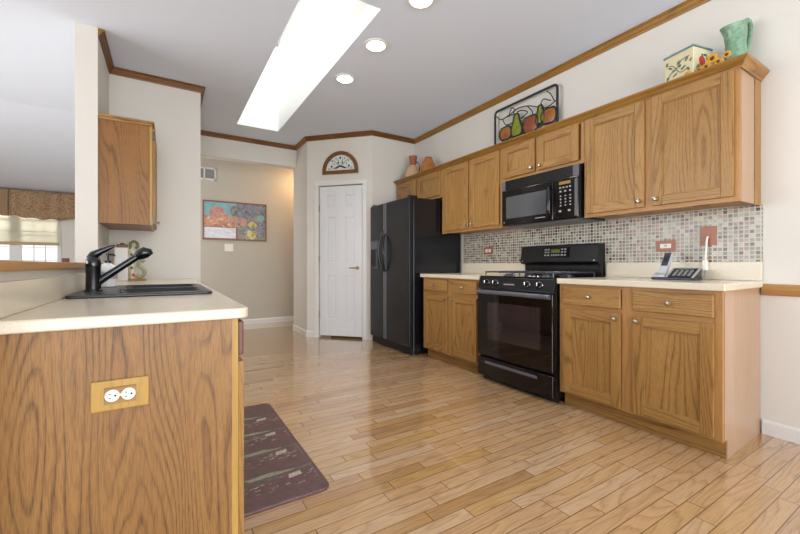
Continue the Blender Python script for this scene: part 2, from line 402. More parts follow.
def build(name, bm, mats, parent=None, bevel=0.0, smooth=False, seg=2, loc=None):
    """link the bmesh as ONE mesh object; vertices come in world space, the origin goes to the base centre or the thing's root"""
    bmesh.ops.recalc_face_normals(bm, faces=bm.faces)
    if parent is not None: o0 = Vector(ROOT[parent.name])
    elif loc is not None: o0 = Vector(loc)
    else:
        xs = [v.co.x for v in bm.verts]; ys = [v.co.y for v in bm.verts]; zs = [v.co.z for v in bm.verts]
        o0 = Vector(((min(xs) + max(xs)) / 2, (min(ys) + max(ys)) / 2, min(zs)))
    for v in bm.verts: v.co -= o0
    me = bpy.data.meshes.new(name); bm.to_mesh(me); bm.free()
    for m in (mats if isinstance(mats, (list, tuple)) else [mats]): me.materials.append(M[m])
    o = bpy.data.objects.new(name, me); COL.objects.link(o)
    if parent is not None: o.parent = parent; ROOT[o.name] = ROOT[parent.name]
    else: o.location = o0; ROOT[o.name] = tuple(o0)
    if smooth:
        for p in me.polygons: p.use_smooth = True
        me.set_sharp_from_angle(angle=math.radians(40))
    if bevel:
        b = o.modifiers.new('bevel', 'BEVEL'); b.width = bevel; b.segments = seg; b.limit_method = 'ANGLE'; b.angle_limit = math.radians(40)
    return o

def tag(o, label, cat, group=None):
    o['label'] = label; o['category'] = cat
    if group: o['group'] = group
    return o
def thing(name, label, cat, loc, group=None, local=False, rot=0.0):
    o = bpy.data.objects.new(name, None); COL.objects.link(o); o.location = loc; o.rotation_euler.z = rot
    o.empty_display_size = 0.05; ROOT[o.name] = (0, 0, 0) if local else tuple(loc)
    return tag(o, label, cat, group)
def struct(name, bm, mats, bevel=0.0, parent=None, smooth=False, loc=(0, 0, 0)):
    o = build(name, bm, mats, parent, bevel, smooth, loc=None if parent else loc)
    if parent is None: o['kind'] = 'structure'
    return o
def B(): return bmesh.new()
def boxes(*bs):
    bm = B()
    for b in bs: box(bm, *b)
    return bm
def dup(root, loc, label=None):
    r = root.copy(); COL.objects.link(r); r.location = loc; ROOT[r.name] = tuple(loc)
    if label: r['label'] = label
    for ch in list(root.children):
        c = ch.copy(); COL.objects.link(c); c.parent = r
        for g in list(ch.children):
            d = g.copy(); COL.objects.link(d); d.parent = c
    return r
def cut(o, cutters):
    """subtract solids from o and keep the result as plain mesh"""
    for bmc in cutters:
        bmesh.ops.recalc_face_normals(bmc, faces=bmc.faces)
        me = bpy.data.meshes.new('cutter'); bmc.to_mesh(me); bmc.free()
        c = bpy.data.objects.new('cutter', me); COL.objects.link(c)
        md = o.modifiers.new('cut', 'BOOLEAN'); md.operation = 'DIFFERENCE'; md.solver = 'EXACT'; md.object = c
        bpy.context.view_layer.update()
        dg = bpy.context.evaluated_depsgraph_get()
        new = bpy.data.meshes.new_from_object(o.evaluated_get(dg), depsgraph=dg)
        o.modifiers.remove(md); o.data = new
        bpy.data.objects.remove(c); bpy.data.meshes.remove(me)

# ------------------------------------------------------------ the setting
CZ = 2.81                      # ceiling height
XR = 3.05                      # right wall
P0, P1 = (1.69, 5.22), (2.36, 4.52)   # pantry wall in plan
struct('floor', boxes((-5.0, 6.0, -3.0, 9.6, -0.05, 0.0)), 'floor')

# kitchen ceiling with the skylight opening; sloped part over the family room beyond the kitchen
SX0, SX1, SY0, SY1 = 0.765, 1.289, 2.33, 5.20
bm = boxes((-5.0, 6.0, -3.0, SY0, CZ, CZ + .08), (-5.0, SX0, SY0, SY1, CZ, CZ + .08), (SX1, 6.0, SY0, SY1, CZ, CZ + .08),
           (-5.0, 6.0, SY1, 5.80, CZ, CZ + .08), (-0.573, 6.0, 5.80, 9.6, CZ, CZ + .08))
prism_x(bm, [(5.80, CZ), (9.6, 2.37), (9.6, 2.45), (5.80, CZ + .08)], -5.0, -0.573)
struct('ceiling', bm, 'ceiling')
SH = 1.15
e = .003
struct('ceiling_skylight_shaft', boxes((SX0 - .04, SX0 + e, SY0 - .04, SY1 + .04, CZ + .0005, CZ + SH), (SX1 - e, SX1 + .04, SY0 - .04, SY1 + .04, CZ + .0005, CZ + SH),
       (SX0 + e, SX1 - e, SY0 - .04, SY0 + e, CZ + .0005, CZ + SH), (SX0 + e, SX1 - e, SY1 - e, SY1 + .04, CZ + .0005, CZ + SH)), 'shaft')
wn = struct('window_2', boxes((SX0 - .04, SX1 + .04, SY0 - .04, SY0 + .02, CZ + SH, CZ + SH + .06), (SX0 - .04, SX1 + .04, SY1 - .02, SY1 + .04, CZ + SH, CZ + SH + .06),
       (SX0 - .04, SX0 + .02, SY0, SY1, CZ + SH, CZ + SH + .06), (SX1 - .02, SX1 + .04, SY0, SY1, CZ + SH, CZ + SH + .06),
       (SX0, SX1, 3.74, 3.79, CZ + SH, CZ + SH + .06)), 'white')
struct('window_pane', boxes((SX0, SX1, SY0, SY1, CZ + SH + .02, CZ + SH + .026)), 'glass', parent=wn)

struct('wall_right', boxes((XR, XR + .12, -3.0, 4.62, 0, CZ)), 'wall')
struct('wall_far', boxes((P1[0], XR, 4.52, 4.62, 0, CZ)), 'wall')
# pantry wall, built along s from P0 to P1, n is the room side
SL = math.hypot(P1[0] - P0[0], P1[1] - P0[1]); SA = math.atan2(P1[1] - P0[1], P1[0] - P0[0])
def pw(s, n, z):  # world point from pantry wall frame (room side is n > 0)
    c, sn = math.cos(SA), math.sin(SA)
    return Vector((P0[0] + c * s + sn * n, P0[1] + sn * s - c * n, z))
def pbox(bm, s0, s1, n0, n1, z0, z1, mi=0):
    n = len(bm.verts); box(bm, s0, s1, n0, n1, z0, z1, mi); bm.verts.ensure_lookup_table()
    for v in bm.verts[n:]: v.co = pw(v.co.x, v.co.y, v.co.z)
D0, D1, DT = 0.192, 0.822, 2.10
bm = B(); pbox(bm, 0, D0 - .012, -.10, 0, 0, CZ); pbox(bm, D1 + .012, SL, -.10, 0, 0, CZ); pbox(bm, D0 - .012, D1 + .012, -.10, 0, DT + .012, CZ)
struct('wall_pantry', bm, 'wall')
struct('wall_pantry_side', boxes((1.69, 1.81, 5.22, 5.88, 0, CZ), (1.81, 6.0, 5.76, 5.88, 0, CZ)), 'wall')
bm = B(); pbox(bm, D0 - .05, D1 + .05, -.50, -.48, 0, 2.3); struct('wall_pantry_inside', bm, 'slot')
struct('wall_back', boxes((0.298, 1.69, 5.72, 5.88, 2.495, CZ)), 'wall')
struct('wall_stub', boxes((-0.44, 0.298, 4.32, 5.88, 0, CZ)), 'wall')
struct('wall_left', boxes((-0.573, -0.44, 3.645, 9.5, 0, CZ)), 'wall')
struct('wall_hall', boxes((-0.44, 6.0, 6.85, 6.95, 0, CZ)), 'wall_hall')
struct('wall_half', boxes((-0.573, -0.372, 0.9, 3.645, 0, 0.993)), 'wall')
struct('wall_family_room', boxes((-5.1, -5.0, -3.0, 9.6, 0, 0.45), (-5.1, -5.0, -3.0, 9.6, 2.45, CZ), (-5.1, -5.0, -3.0, .85, .45, 2.45), (-5.1, -5.0, 5.55, 9.6, .45, 2.45)), 'wall')
struct('wall_rear', boxes((-5.0, -1.65, -3.1, -3.0, 0, CZ), (2.85, 6.0, -3.1, -3.0, 0, CZ), (-1.65, 2.85, -3.1, -3.0, 2.4, CZ)), 'wall')
struct('wall_hall_end', boxes((5.9, 6.0, 5.88, 6.85, 0, CZ)), 'wall_hall')
# patio glazing behind the camera and family room window (they are what the appliances reflect)
w3 = struct('window_3', boxes((-1.65, 2.85, -3.06, -3.0, 0, .08), (-1.65, 2.85, -3.06, -3.0, 2.32, 2.4), *[(x - .05, x + .05, -3.06, -3.0, .08, 2.32) for x in (-1.6, -.1, .0, 1.2, 1.3, 2.8)]), 'white')
struct('window_pane', boxes((-1.65, 2.85, -3.04, -3.03, .08, 2.32)), 'glass', parent=w3)
w4 = struct('window_4', boxes((-5.06, -5.0, .85, 5.55, .45, .53), (-5.06, -5.0, .85, 5.55, 2.37, 2.45), *[(-5.06, -5.0, y - .05, y + .05, .53, 2.37) for y in (.9, 2.4, 4.0, 5.5)]), 'white')
struct('window_pane', boxes((-5.04, -5.03, .85, 5.55, .53, 2.37)), 'glass', parent=w4)

# dining window wall far beyond the half wall
WY = 9.5
struct('wall_dining', boxes((-5.0, -3.5, WY, WY + .12, 0, CZ), (-1.69, -.573, WY, WY + .12, 0, CZ), (-3.5, -1.69, WY, WY + .12, 0, .85), (-3.5, -1.69, WY, WY + .12, 2.25, CZ)), 'wall')
w1 = struct('window_1', boxes((-3.5, -1.69, WY - .03, WY + .06, .80, .87), (-3.5, -1.69, WY, WY + .06, 2.2, 2.25), (-3.5, -3.44, WY, WY + .06, .87, 2.2),
       (-1.75, -1.69, WY - .01, WY + .06, .87, 2.2), (-2.40, -2.24, WY - .01, WY + .06, .87, 2.2)), 'white', bevel=.004)
struct('window_muntin', boxes(*[(x - .008, x + .008, WY + .02, WY + .04, .87, 2.2) for x in (-1.92, -2.08, -2.6, -2.8, -3.0, -3.2)],
       *[(-3.44, -1.75, WY + .021, WY + .039, z - .008, z + .008) for z in (1.1, 1.34, 1.6, 1.86)]), 'white', parent=w1)
struct('window_pane', boxes((-3.44, -1.75, WY + .027, WY + .033, .87, 2.2)), 'glass', parent=w1)
struct('ground_snow', boxes((-14, 4, WY + .3, 26, -.3, -.2)), 'snow')

# mouldings
CP = [(0, 0), (0, -.085), (.012, -.085), (.016, -.070), (.030, -.052), (.044, -.026), (.060, -.016), (.060, 0)]
CP2 = [(o * .66 + .001, h * .68 - .001) for o, h in CP]
bm = B()
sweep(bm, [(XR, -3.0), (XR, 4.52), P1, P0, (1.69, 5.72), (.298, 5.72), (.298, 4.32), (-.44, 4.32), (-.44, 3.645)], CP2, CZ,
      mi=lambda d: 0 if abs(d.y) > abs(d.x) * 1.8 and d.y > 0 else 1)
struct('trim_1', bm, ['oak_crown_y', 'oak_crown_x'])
BP = [(0, 0), (.014, 0), (.014, .072), (.008, .084), (0, .084)]
BP = [(o + .0005, h) for o, h in BP]
bm = B(); sweep(bm, [(XR, -3.0), (XR, .785)], BP, 0); struct('baseboard_right', bm, 'white')
bm = B(); a = pw(D0 - .075, 0, 0); sweep(bm, [(a.x, a.y), P0, (1.69, 5.88)], BP, 0); struct('baseboard_pantry', bm, 'white')
bm = B(); sweep(bm, [(6.0, 6.85), (-.44, 6.85)], BP, 0); struct('baseboard_hall', bm, 'white')
bm = B(); sweep(bm, [(XR, -3.0), (XR, .785)], [(.0005, 0), (.014, .004), (.020, .018), (.026, .036), (.018, .052), (.012, .066), (.0005, .068)], .829)
struct('trim_2', bm, 'oak_frame_y', smooth=False)
struct('trim_3', boxes((-.60, -.345, .88, 3.643, .993, 1.022)), 'oak_frame_y', bevel=.006)
# door casing
bm = B(); pbox(bm, D0 - .072, D0 - .010, .001, .016, 0, DT + .010); pbox(bm, D1 + .010, D1 + .072, .001, .016, 0, DT + .010); pbox(bm, D0 - .072, D1 + .072, .001, .016, DT + .010, DT + .072)
struct('trim_4', bm, 'white', bevel=.004)

# six panel pantry door
def door_bm():
    bm = B(); z0, z1, n0, n1 = .03, DT, -.040, -.006
    pbox(bm, D0, D1, n0, n1 - .014, z0, z1)
    rows = [(.265, .860), (1.045, 1.665), (1.800, 1.975)]
    cols = [(D0 + .112, D0 + .246), (D0 + .384, D0 + .518)]
    for s0, s1 in ((D0, cols[0][0]), (cols[0][1], cols[1][0]), (cols[1][1], D1)): pbox(bm, s0, s1, n1 - .014, n1, z0, z1)
    zz = [z0] + [q for r in rows for q in r] + [z1]
    for c0, c1 in cols:
        for i in range(0, len(zz), 2): pbox(bm, c0, c1, n1 - .014, n1, zz[i], zz[i + 1])
        for r0, r1 in rows: pbox(bm, c0 + .026, c1 - .026, n1 - .014, n1 - .005, r0 + .026, r1 - .026)
    return bm
dr = struct('door_1', door_bm(), 'door_white', bevel=.004)
bm = B(); c = pw(D1 - .065, .0, .97)
nx = Vector((math.sin(SA), -math.cos(SA), 0)); sx = Vector((math.cos(SA), math.sin(SA), 0))
tube(bm, [c - nx * .008, c + nx * .004], .026, 16); tube(bm, [c, c + nx * .045], .010, 12)
tube(bm, [c + nx * .045 + sx * .010, c + nx * .047 - sx * .05, c + nx * .043 - sx * .105], [.010, .010, .007], 10)
struct('door_handle', bm, 'brass', parent=dr, smooth=True)
for z in (.33, 1.10, 1.80):
    bm = B(); pbox(bm, D0 - .010, D0 + .006, -.008, .006, z - .045, z + .045); struct('door_hinge', bm, 'nickel', parent=dr)

# ------------------------------------------------------------ cabinetry
def knob(parent, x, y, z, d=-1):
    bm = B(); ax = '-x' if d < 0 else 'x'
    lathe(bm, [(.007, 0), (.006, .010), (.0085, .014), (.0145, .018), (.0155, .023), (.013, .028), (.006, .031)], (x, y, z), ax, 16)
    k = build('knob', bm, 'nickel', parent, smooth=True); return k
def cab_door(parent, xb, y0, y1, z0, z1, d=-1, kn=None, w=.058, mats=('oak_v', 'oak_y'), name='door'):
    """recessed flat panel door lying against plane xb, facing d along x"""
    def X(a, b): return (min(xb + d * a, xb + d * b), max(xb + d * a, xb + d * b))
    bm = B(); f = X(.0005, .020); p = X(.0005, .010); e = X(.010, .0165)
    box(bm, *f, y0, y0 + w, z0, z1, 0); box(bm, *f, y1 - w, y1, z0, z1, 0)
    box(bm, *f, y0 + w, y1 - w, z0, z0 + w, 1); box(bm, *f, y0 + w, y1 - w, z1 - w, z1, 1)
    box(bm, *p, y0 + w, y1 - w, z0 + w, z1 - w, 0)
    q = .008
    box(bm, *e, y0 + w, y0 + w + q, z0 + w, z1 - w, 0); box(bm, *e, y1 - w - q, y1 - w, z0 + w, z1 - w, 0)
    box(bm, *e, y0 + w + q, y1 - w - q, z0 + w, z0 + w + q, 1); box(bm, *e, y0 + w + q, y1 - w - q, z1 - w - q, z1 - w, 1)
    o = build(name, bm, mats, parent, bevel=.0025)
    if kn: knob(o, xb + d * .020, kn[0], kn[1], d)
    return o
def cab_drawer(parent, xb, y0, y1, z0, z1, d=-1, kn=True, m='oak_y'):
    bm = B(); box(bm, min(xb + d * .0005, xb + d * .019), max(xb + d * .0005, xb + d * .019), y0, y1, z0, z1)
    o = build('drawer', bm, m, parent, bevel=.006, seg=3)
    if kn: knob(o, xb + d * .019, (y0 + y1) / 2, (z0 + z1) / 2, d)
    return o
def face_frame(parent, x0, x1, stiles, rails, y0, y1, z0, z1):
    bm = B()
    for a, b in stiles: box(bm, x0, x1, a, b, z0, z1, 0)
    for a, b in rails: box(bm, x0 + .0008, x1, y0 + .001, y1 - .001, a + .0004, b - .0004, 1)
    return build('face_frame', bm, ['oak_frame_v', 'oak_frame_y'], parent, bevel=.001)

XF, XB = 2.42, 3.046
def base_cabinet(label, y0, y1, mid, doors, drawers, end_panel):
    t = thing('base_cabinet', label, 'cabinet', ((XF + XB) / 2, (y0 + y1) / 2, 0), 'base cabinets along the tiled wall')
    build('body', boxes((XF + .02, XB, y0 + (.028 if end_panel else .004), y1, .10, .8755)), 'oak_frame_v', t)
    st = [(y0, y0 + .04), mid, (y1 - .04, y1)]
    face_frame(t, XF, XF + .02, st, [(.10, .128), (.70, .735), (.852, .8755)], y0, y1, .10, .8755)
    build('toe_kick', boxes((XF + .06, XF + .075, y0 + .004, y1, 0, .10)), 'oak_y', t)
    if end_panel:
        bm = B(); prism_y(bm, [(XF + .022, .8755), (XF + .022, .10), (XF + .062, .10), (XF + .062, 0), (XB, 0), (XB, .8755)], y0 - .002, y0 + .003)
        for v in bm.verts: v.co.y += (v.co.x - XF) / (XB - XF) * .022
        build('end_panel', bm, 'oak_end', t)
    for a, b, z0, z1 in drawers: cab_drawer(t, XF, a, b, z0, z1)
    for a, b, z0, z1, ky in doors: cab_door(t, XF, a, b, z0, z1, kn=(ky, z1 - .03))
    return t
base_cabinet('wide oak base cabinet with two drawers and two doors right of the range', .775, 1.715, (1.208, 1.278),
             [(.808, 1.206, .118, .702, 1.206 - .028), (1.279, 1.680, .118, .702, 1.279 + .028)],
             [(.808, 1.208, .735, .856), (1.279, 1.680, .735, .856)], True)
base_cabinet('oak base cabinet with two drawers and two doors between the black refrigerator and the range', 2.535, 3.415, (2.930, 2.988),
             [(2.560, 2.930, .118, .702, 2.930 - .028), (2.986, 3.388, .118, .702, 2.986 + .028)],
             [(2.560, 2.930, .735, .856), (2.986, 3.388, .735, .856)], False)

def countertop(label, y0, y1, round_end):
    t = thing('countertop', label, 'countertop', (2.72, (y0 + y1) / 2, .876), 'cream countertops')
    k = .024 if round_end else 0
    bm = B(); prism_z(bm, [(2.392, y0), (3.046, y0 + k), (3.046, y1), (2.392, y1)], .876, .914); build('slab', bm, 'counter', t, bevel=.006, seg=3)
    build('backsplash_lip', boxes((3.022, 3.046, y0 + k + .002, y1 - .002, .9142, 1.03)), 'counter', t, bevel=.004)
countertop('cream laminate countertop right of the range with the telephone on it', .757, 1.722, True)
countertop('short cream laminate countertop between the black refrigerator and the range', 2.518, 3.445, False)
tag(build('mosaic_backsplash', boxes((3.040, 3.0485, .784, 3.46, 1.0305, 1.372), (3.040, 3.0485, 1.726, 2.514, .60, 1.0305)), 'mosaic', loc=(3.045, 2.1, .6)),
    'small square multicoloured mosaic tiles covering the wall between the countertops and upper cabinets', 'tile backsplash')

# upper cabinets
UX = 2.73; UB, UT = 1.37, 2.135
def upper(label, y0, y1, z0, mid, doors, kz, end=False):
    t = thing('upper_cabinet', label, 'cabinet', (2.89, (y0 + y1) / 2, z0), 'oak upper cabinets along the tiled wall')
    build('body', boxes((UX + .02, 3.047, y0 + .003, y1 - .003, z0 + .012, UT)), 'oak_frame_v', t)
    face_frame(t, UX, UX + .02, [(y0, y0 + .026), mid, (y1 - .026, y1)], [(z0, z0 + .034), (UT - .03, UT)], y0, y1, z0, UT)
    if end:
        build('end_panel', boxes((UX + .02, 2.950, y0 - .001, y0 + .003, z0, UT)), 'oak_end', t)
        build('scribe_board', boxes((2.950, 3.047, y0 - .005, y0 + .003, z0 - .003, UT)), 'oak_v', t)
        for yy in (.98, 1.52): build('bottom_clip', boxes((UX + .006, UX + .02, yy - .04, yy + .04, z0 - .004, z0)), 'slot', t)
    for a, b, ky in doors:
        cab_door(t, UX, a, b, z0 + .028, UT - .026, kn=(ky, z0 + .028 + kz) if ky else None)
    return t
upper('tall oak upper cabinet with two doors at the right end, under the green pitcher', .797, 1.722, UB, (1.238, 1.290),
      [(.820, 1.240, 1.240 - .028), (1.288, 1.700, 1.288 + .028)], .04, True)
upper('short oak upper cabinet with two doors above the microwave', 1.724, 2.556, 1.795, (2.138, 2.168),
      [(1.764, 2.136, 2.136 - .028), (2.170, 2.535, 2.170 + .028)], .035)
upper('tall oak upper cabinet with two doors between the microwave and the refrigerator', 2.558, 3.478, UB, (2.985, 3.025),
      [(2.580, 2.988, 2.988 - .028), (3.020, 3.440, 3.020 + .028)], .04)
upper('short oak upper cabinet with two plain doors above the black refrigerator', 3.480, 4.480, 1.80, (3.955, 4.005),
      [(3.505, 3.955, None), (4.005, 4.455, None)], .035)
KP = [(o * .78, h * .76) for o, h in [(0, 0), (.006, 0), (.010, .012), (.018, .020), (.030, .040), (.044, .052), (.050, .060), (.050, .072), (0, .072)]]
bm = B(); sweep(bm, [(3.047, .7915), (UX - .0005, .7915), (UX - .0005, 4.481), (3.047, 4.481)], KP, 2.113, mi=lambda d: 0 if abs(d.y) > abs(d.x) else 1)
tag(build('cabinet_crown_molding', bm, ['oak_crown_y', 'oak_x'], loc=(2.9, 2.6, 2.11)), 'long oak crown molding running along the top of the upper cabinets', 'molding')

# left upper cabinet on the stub wall
t = thing('upper_cabinet', 'oak upper cabinet seen from its plain side, hanging above the sink counter', 'cabinet', (-.27, 4.01, 1.33))
build('side_panel', boxes((-.4385, -.112, 3.66, 4.317, 1.333, 2.15)), 'oak_brown', t, bevel=.001)
build('face_frame', boxes((-.112, -.094, 3.662, 4.317, 1.33, 2.15)), 'oak_pale', t, bevel=.001)
cab_door(t, -.094, 3.675, 4.02, 1.345, 2.12, d=1, kn=(3.99, 1.385), mats=('oak_v', 'oak_y'))
cab_door(t, -.094, 4.025, 4.305, 1.345, 2.12, d=1, mats=('oak_v', 'oak_y'))
for z in (1.37, 2.06): build('hinge', boxes((-.094, -.078, 3.655, 3.676, z - .03, z + .03)), 'hinge', t)
build('top_molding', boxes((-.4385, -.080, 3.645, 4.317, 2.150, 2.168), (-.4385, -.100, 3.652, 4.317, 2.128, 2.150)), 'oak_x', t, bevel=.003)

# peninsula
PY = 1.29
t = thing('peninsula_cabinet', 'oak sink cabinet with wide grained end panel in the left foreground', 'cabinet', (-.1, 2.8, 0))
build('body', boxes((-.371, .176, PY + .006, 4.316, .10, .655), (-.371, .176, PY + .006, 1.9, .655, .842), (-.371, .176, 2.9, 4.316, .655, .842)), 'oak_brown', t)
build('end_panel', boxes((-.371, .177, PY, PY + .006, 0, .842)), 'oak_panel', t)
bm = boxes((.176, .195, PY, PY + .045, 0.0, .842), (.176, .195, 1.76, 1.80, .10, .842), (.176, .195, 2.98, 3.02, .10, .842), (.176, .195, 4.32, 4.316, .10, .842),
           (.1765, .1945, PY + .044, 4.315, .101, .13), (.1765, .1945, PY + .044, 4.315, .69, .72), (.1765, .1945, PY + .044, 4.315, .815, .8415))
build('face_frame', bm, 'oak_pale', t, bevel=.001)
build('toe_kick', boxes((.105, .12, PY + .01, 4.316, 0, .10)), 'oak_y', t)
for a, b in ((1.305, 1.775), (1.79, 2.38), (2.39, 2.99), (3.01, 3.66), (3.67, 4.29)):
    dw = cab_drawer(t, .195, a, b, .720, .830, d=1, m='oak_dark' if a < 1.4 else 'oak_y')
    cab_door(t, .195, a, b, .115, .700, d=1, kn=(b - .03, .67))
bm = B(); prism_z(bm, rrect(-.371, .226, 1.268, 4.3165, .035, 6, (1, 0, 0, 0))[:-2] + [(-.4385, 4.3165), (-.4385, 3.648), (-.371, 3.648), (-.371, 1.268)], .8425, .875)
ct = thing('countertop', 'cream laminate sink countertop with rounded corner on the left foreground cabinet', 'countertop', (-.07, 2.8, .8425), 'cream countertops')
sl = build('slab', bm, 'counter', ct, smooth=False)
bpy.context.view_layer.update()
SKX0, SKX1, SKY0, SKY1 = -.343, .186, 1.95, 2.83
bm = B(); prism_z(bm, rrect(SKX0 + .03, SKX1 - .02, SKY0 + .02, SKY1 - .02, .04), .7, 1.0)
cut(sl, [bm])
b = sl.modifiers.new('bevel', 'BEVEL'); b.width = .009; b.segments = 3; b.limit_method = 'ANGLE'; b.angle_limit = math.radians(60)
build('backsplash_lip', boxes((-.3705, -.350, 1.272, 3.64, .8752, .966)), 'counter', ct, bevel=.003)

# ------------------------------------------------------------ sink, faucet and what stands on the left counter
t = thing('kitchen_sink', 'black double bowl sink set into the cream counter at left', 'sink', ((SKX0 + SKX1) / 2, 2.4, .70))
bm = B(); prism_z(bm, rrect(SKX0, SKX1, SKY0, SKY1, .03, 6), .8755, .889)
sk = build('rim', bm, 'sink', t)
def wcut(*a):
    bm = B(); prism_z(bm, rrect(*a[:4], a[6]), a[4], a[5]); return bm
bpy.context.view_layer.update()
cut(sk, [wcut(-.20, .15, 2.02, 2.385, .70, 1.0, .05), wcut(-.20, .15, 2.425, 2.785, .70, 1.0, .05)])
b = sk.modifiers.new('bevel', 'BEVEL'); b.width = .005; b.segments = 2; b.limit_method = 'ANGLE'; b.angle_limit = math.radians(50)
for y0, y1 in ((2.02, 2.385), (2.425, 2.785)):
    bm = B(); lp = rrect(-.20, .15, y0, y1, .05); cx, cy = -.025, (y0 + y1) / 2; rings = []
    for z, k in ((.886, 1.0), (.80, .985), (.735, .96), (.708, .90), (.700, .80)): rings.append([bm.verts.new((cx + (p[0] - cx) * k, cy + (p[1] - cy) * k, z)) for p in lp])
    for a, b_ in zip(rings, rings[1:]):
        for i in range(len(lp)): bm.faces.new((a[i], a[(i + 1) % len(lp)], b_[(i + 1) % len(lp)], b_[i]))
    bm.faces.new(rings[-1]); o = build('bowl', bm, 'sink', t, smooth=True)
    m = o.modifiers.new('thick', 'SOLIDIFY'); m.thickness = .005; m.offset = 0
for y in (2.20, 2.605):
    bm = B(); lathe(bm, [(.042, 0), (.042, .003), (.030, .004), (.028, .001)], (-.02, y, .7005), 'z', 20); build('drain', bm, 'chrome', t, smooth=True)

FXc, FYc = -.288, 2.25
t = thing('kitchen_faucet', 'black single lever faucet with long straight spout at the sink', 'faucet', (FXc, FYc, .8892))
bm = B(); lathe(bm, [(.036, .8892), (.036, .893), (.0295, .899), (.0285, 1.00), (.030, 1.004), (.030, 1.014), (.028, 1.030), (.022, 1.046), (.010, 1.053)], (FXc, FYc, 0), 'z', 28)
build('body', bm, 'faucet', t, smooth=True)
bm = B(); tube(bm, [(FXc - .02, FYc, 1.040), (FXc, FYc, 1.055), (FXc + .03, FYc, 1.076), (FXc + .06, FYc, 1.092), (FXc + .082, FYc, 1.103)], [.010, .020, .014, .010, .005], 12)
build('lever', bm, 'faucet', t, smooth=True)
bm = B(); tube(bm, [(FXc + .01, FYc, .925), (FXc + .085, FYc, .985), (FXc + .155, FYc, 1.040), (FXc + .175, FYc, 1.055)], [.018, .0165, .0155, .0155], 14)
so = build('spout', bm, 'faucet', t, smooth=True)
bm = B(); tube(bm, [(FXc + .165, FYc, 1.048), (FXc + .178, FYc, 1.060), (FXc + .197, FYc, 1.070), (FXc + .213, FYc, 1.066), (FXc + .222, FYc, 1.056)], [.017, .025, .030, .027, .017], 16)
build('spray_head', bm, 'faucet', so, smooth=True)

t = thing('soap_dispenser', 'white patterned soap bottle with black pump behind the faucet', 'soap dispenser', (-.272, 2.60, .8892))
bm = B(); lathe(bm, [(.034, .8892), (.042, .893), (.044, .94), (.043, .985), (.034, 1.008), (.016, 1.018), (.014, 1.022)], (-.272, 2.60, 0), 'z', 24); build('bottle', bm, 'bottle_white', t, smooth=True)
bm = B(); lathe(bm, [(.0443, .935), (.0447, .938), (.0445, .972), (.0440, .975)], (-.272, 2.60, 0), 'z', 24); build('printed_band', bm, 'bottle_print', t, smooth=True)
bm = B(); lathe(bm, [(.017, 1.0225), (.017, 1.034), (.007, 1.036), (.006, 1.062), (.012, 1.063), (.011, 1.073)], (-.272, 2.60, 0), 'z', 16)
tube(bm, [(-.272, 2.60, 1.067), (-.245, 2.59, 1.067), (-.238, 2.588, 1.060)], .0045, 8); build('pump', bm, 'black_satin', t, smooth=True)

t = thing('canister', 'white rectangular canister with red-brown lid in the counter corner behind the faucet', 'canister', (-.325, 4.03, .8752))
bm = B(); prism_z(bm, rrect(-.374, -.276, 3.98, 4.08, .012), .8752, 1.160); build('body', bm, 'canister', t, bevel=.004)
bm = B(); prism_z(bm, rrect(-.358, -.282, 3.985, 4.075, .012), 1.160, 1.188); box(bm, -.335, -.305, 4.01, 4.05, 1.188, 1.200); build('lid', bm, 'lid_brown', t, bevel=.005)
bm = boxes((-.362, -.289, 3.9788, 3.9799, .90, 1.135)); build('front_panel', bm, 'white', t)

t = thing('scroll_ornament', 'sage green scroll ornament on a brown base beside the white canister', 'ornament', (-.20, 4.02, .8752))
build('base', boxes((-.268, -.148, 3.98, 4.06, .8752, .890)), 'oak_x', t, bevel=.003)
bm = B(); lathe(bm, [(.018, .890), (.014, .91), (.019, .95), (.013, .99), (.019, 1.04), (.013, 1.09), (.018, 1.13), (.012, 1.16)], (-.250, 4.02, 0), 'z', 14); build('post', bm, 'box_cream', t, smooth=True)
for k, (z, m) in enumerate(((.925, 'apple_red'), (.985, 'leaf'), (1.045, 'apple_red'), (1.10, 'leaf'))):
    bm = B(); ellipsoid(bm, (-.246 + .006 * (-1) ** k, 4.003, z), .011, .006, .013, 10, 7); build('painted_flower', bm, m, t, smooth=True)
bm = B(); tube(bm, spline([(-.262, 4.02, 1.15), (-.262, 4.02, 1.195), (-.236, 4.02, 1.216), (-.212, 4.02, 1.195), (-.212, 4.02, 1.165), (-.228, 4.02, 1.155)]), .012, 10); build('finial', bm, 'sage_edge', t, smooth=True)
bm = B(); tube(bm, spline([(-.160, 4.02, 1.035), (-.178, 4.02, 1.050), (-.203, 4.02, 1.030), (-.200, 4.02, .998), (-.172, 4.02, .975), (-.160, 4.02, .945), (-.175, 4.02, .912), (-.205, 4.02, .906), (-.222, 4.02, .925)]), .0145, 12)
tube(bm, [(-.19, 4.02, .889), (-.19, 4.02, .910)], .008, 8); build('scroll', bm, 'sage', t, smooth=True)

tag(build('small_box', boxes((-.584, -.548, 3.285, 3.315, 1.0225, 1.055)), 'dark_red', bevel=.004), 'tiny dark red box standing on the wooden ledge by the white wall end', 'box')

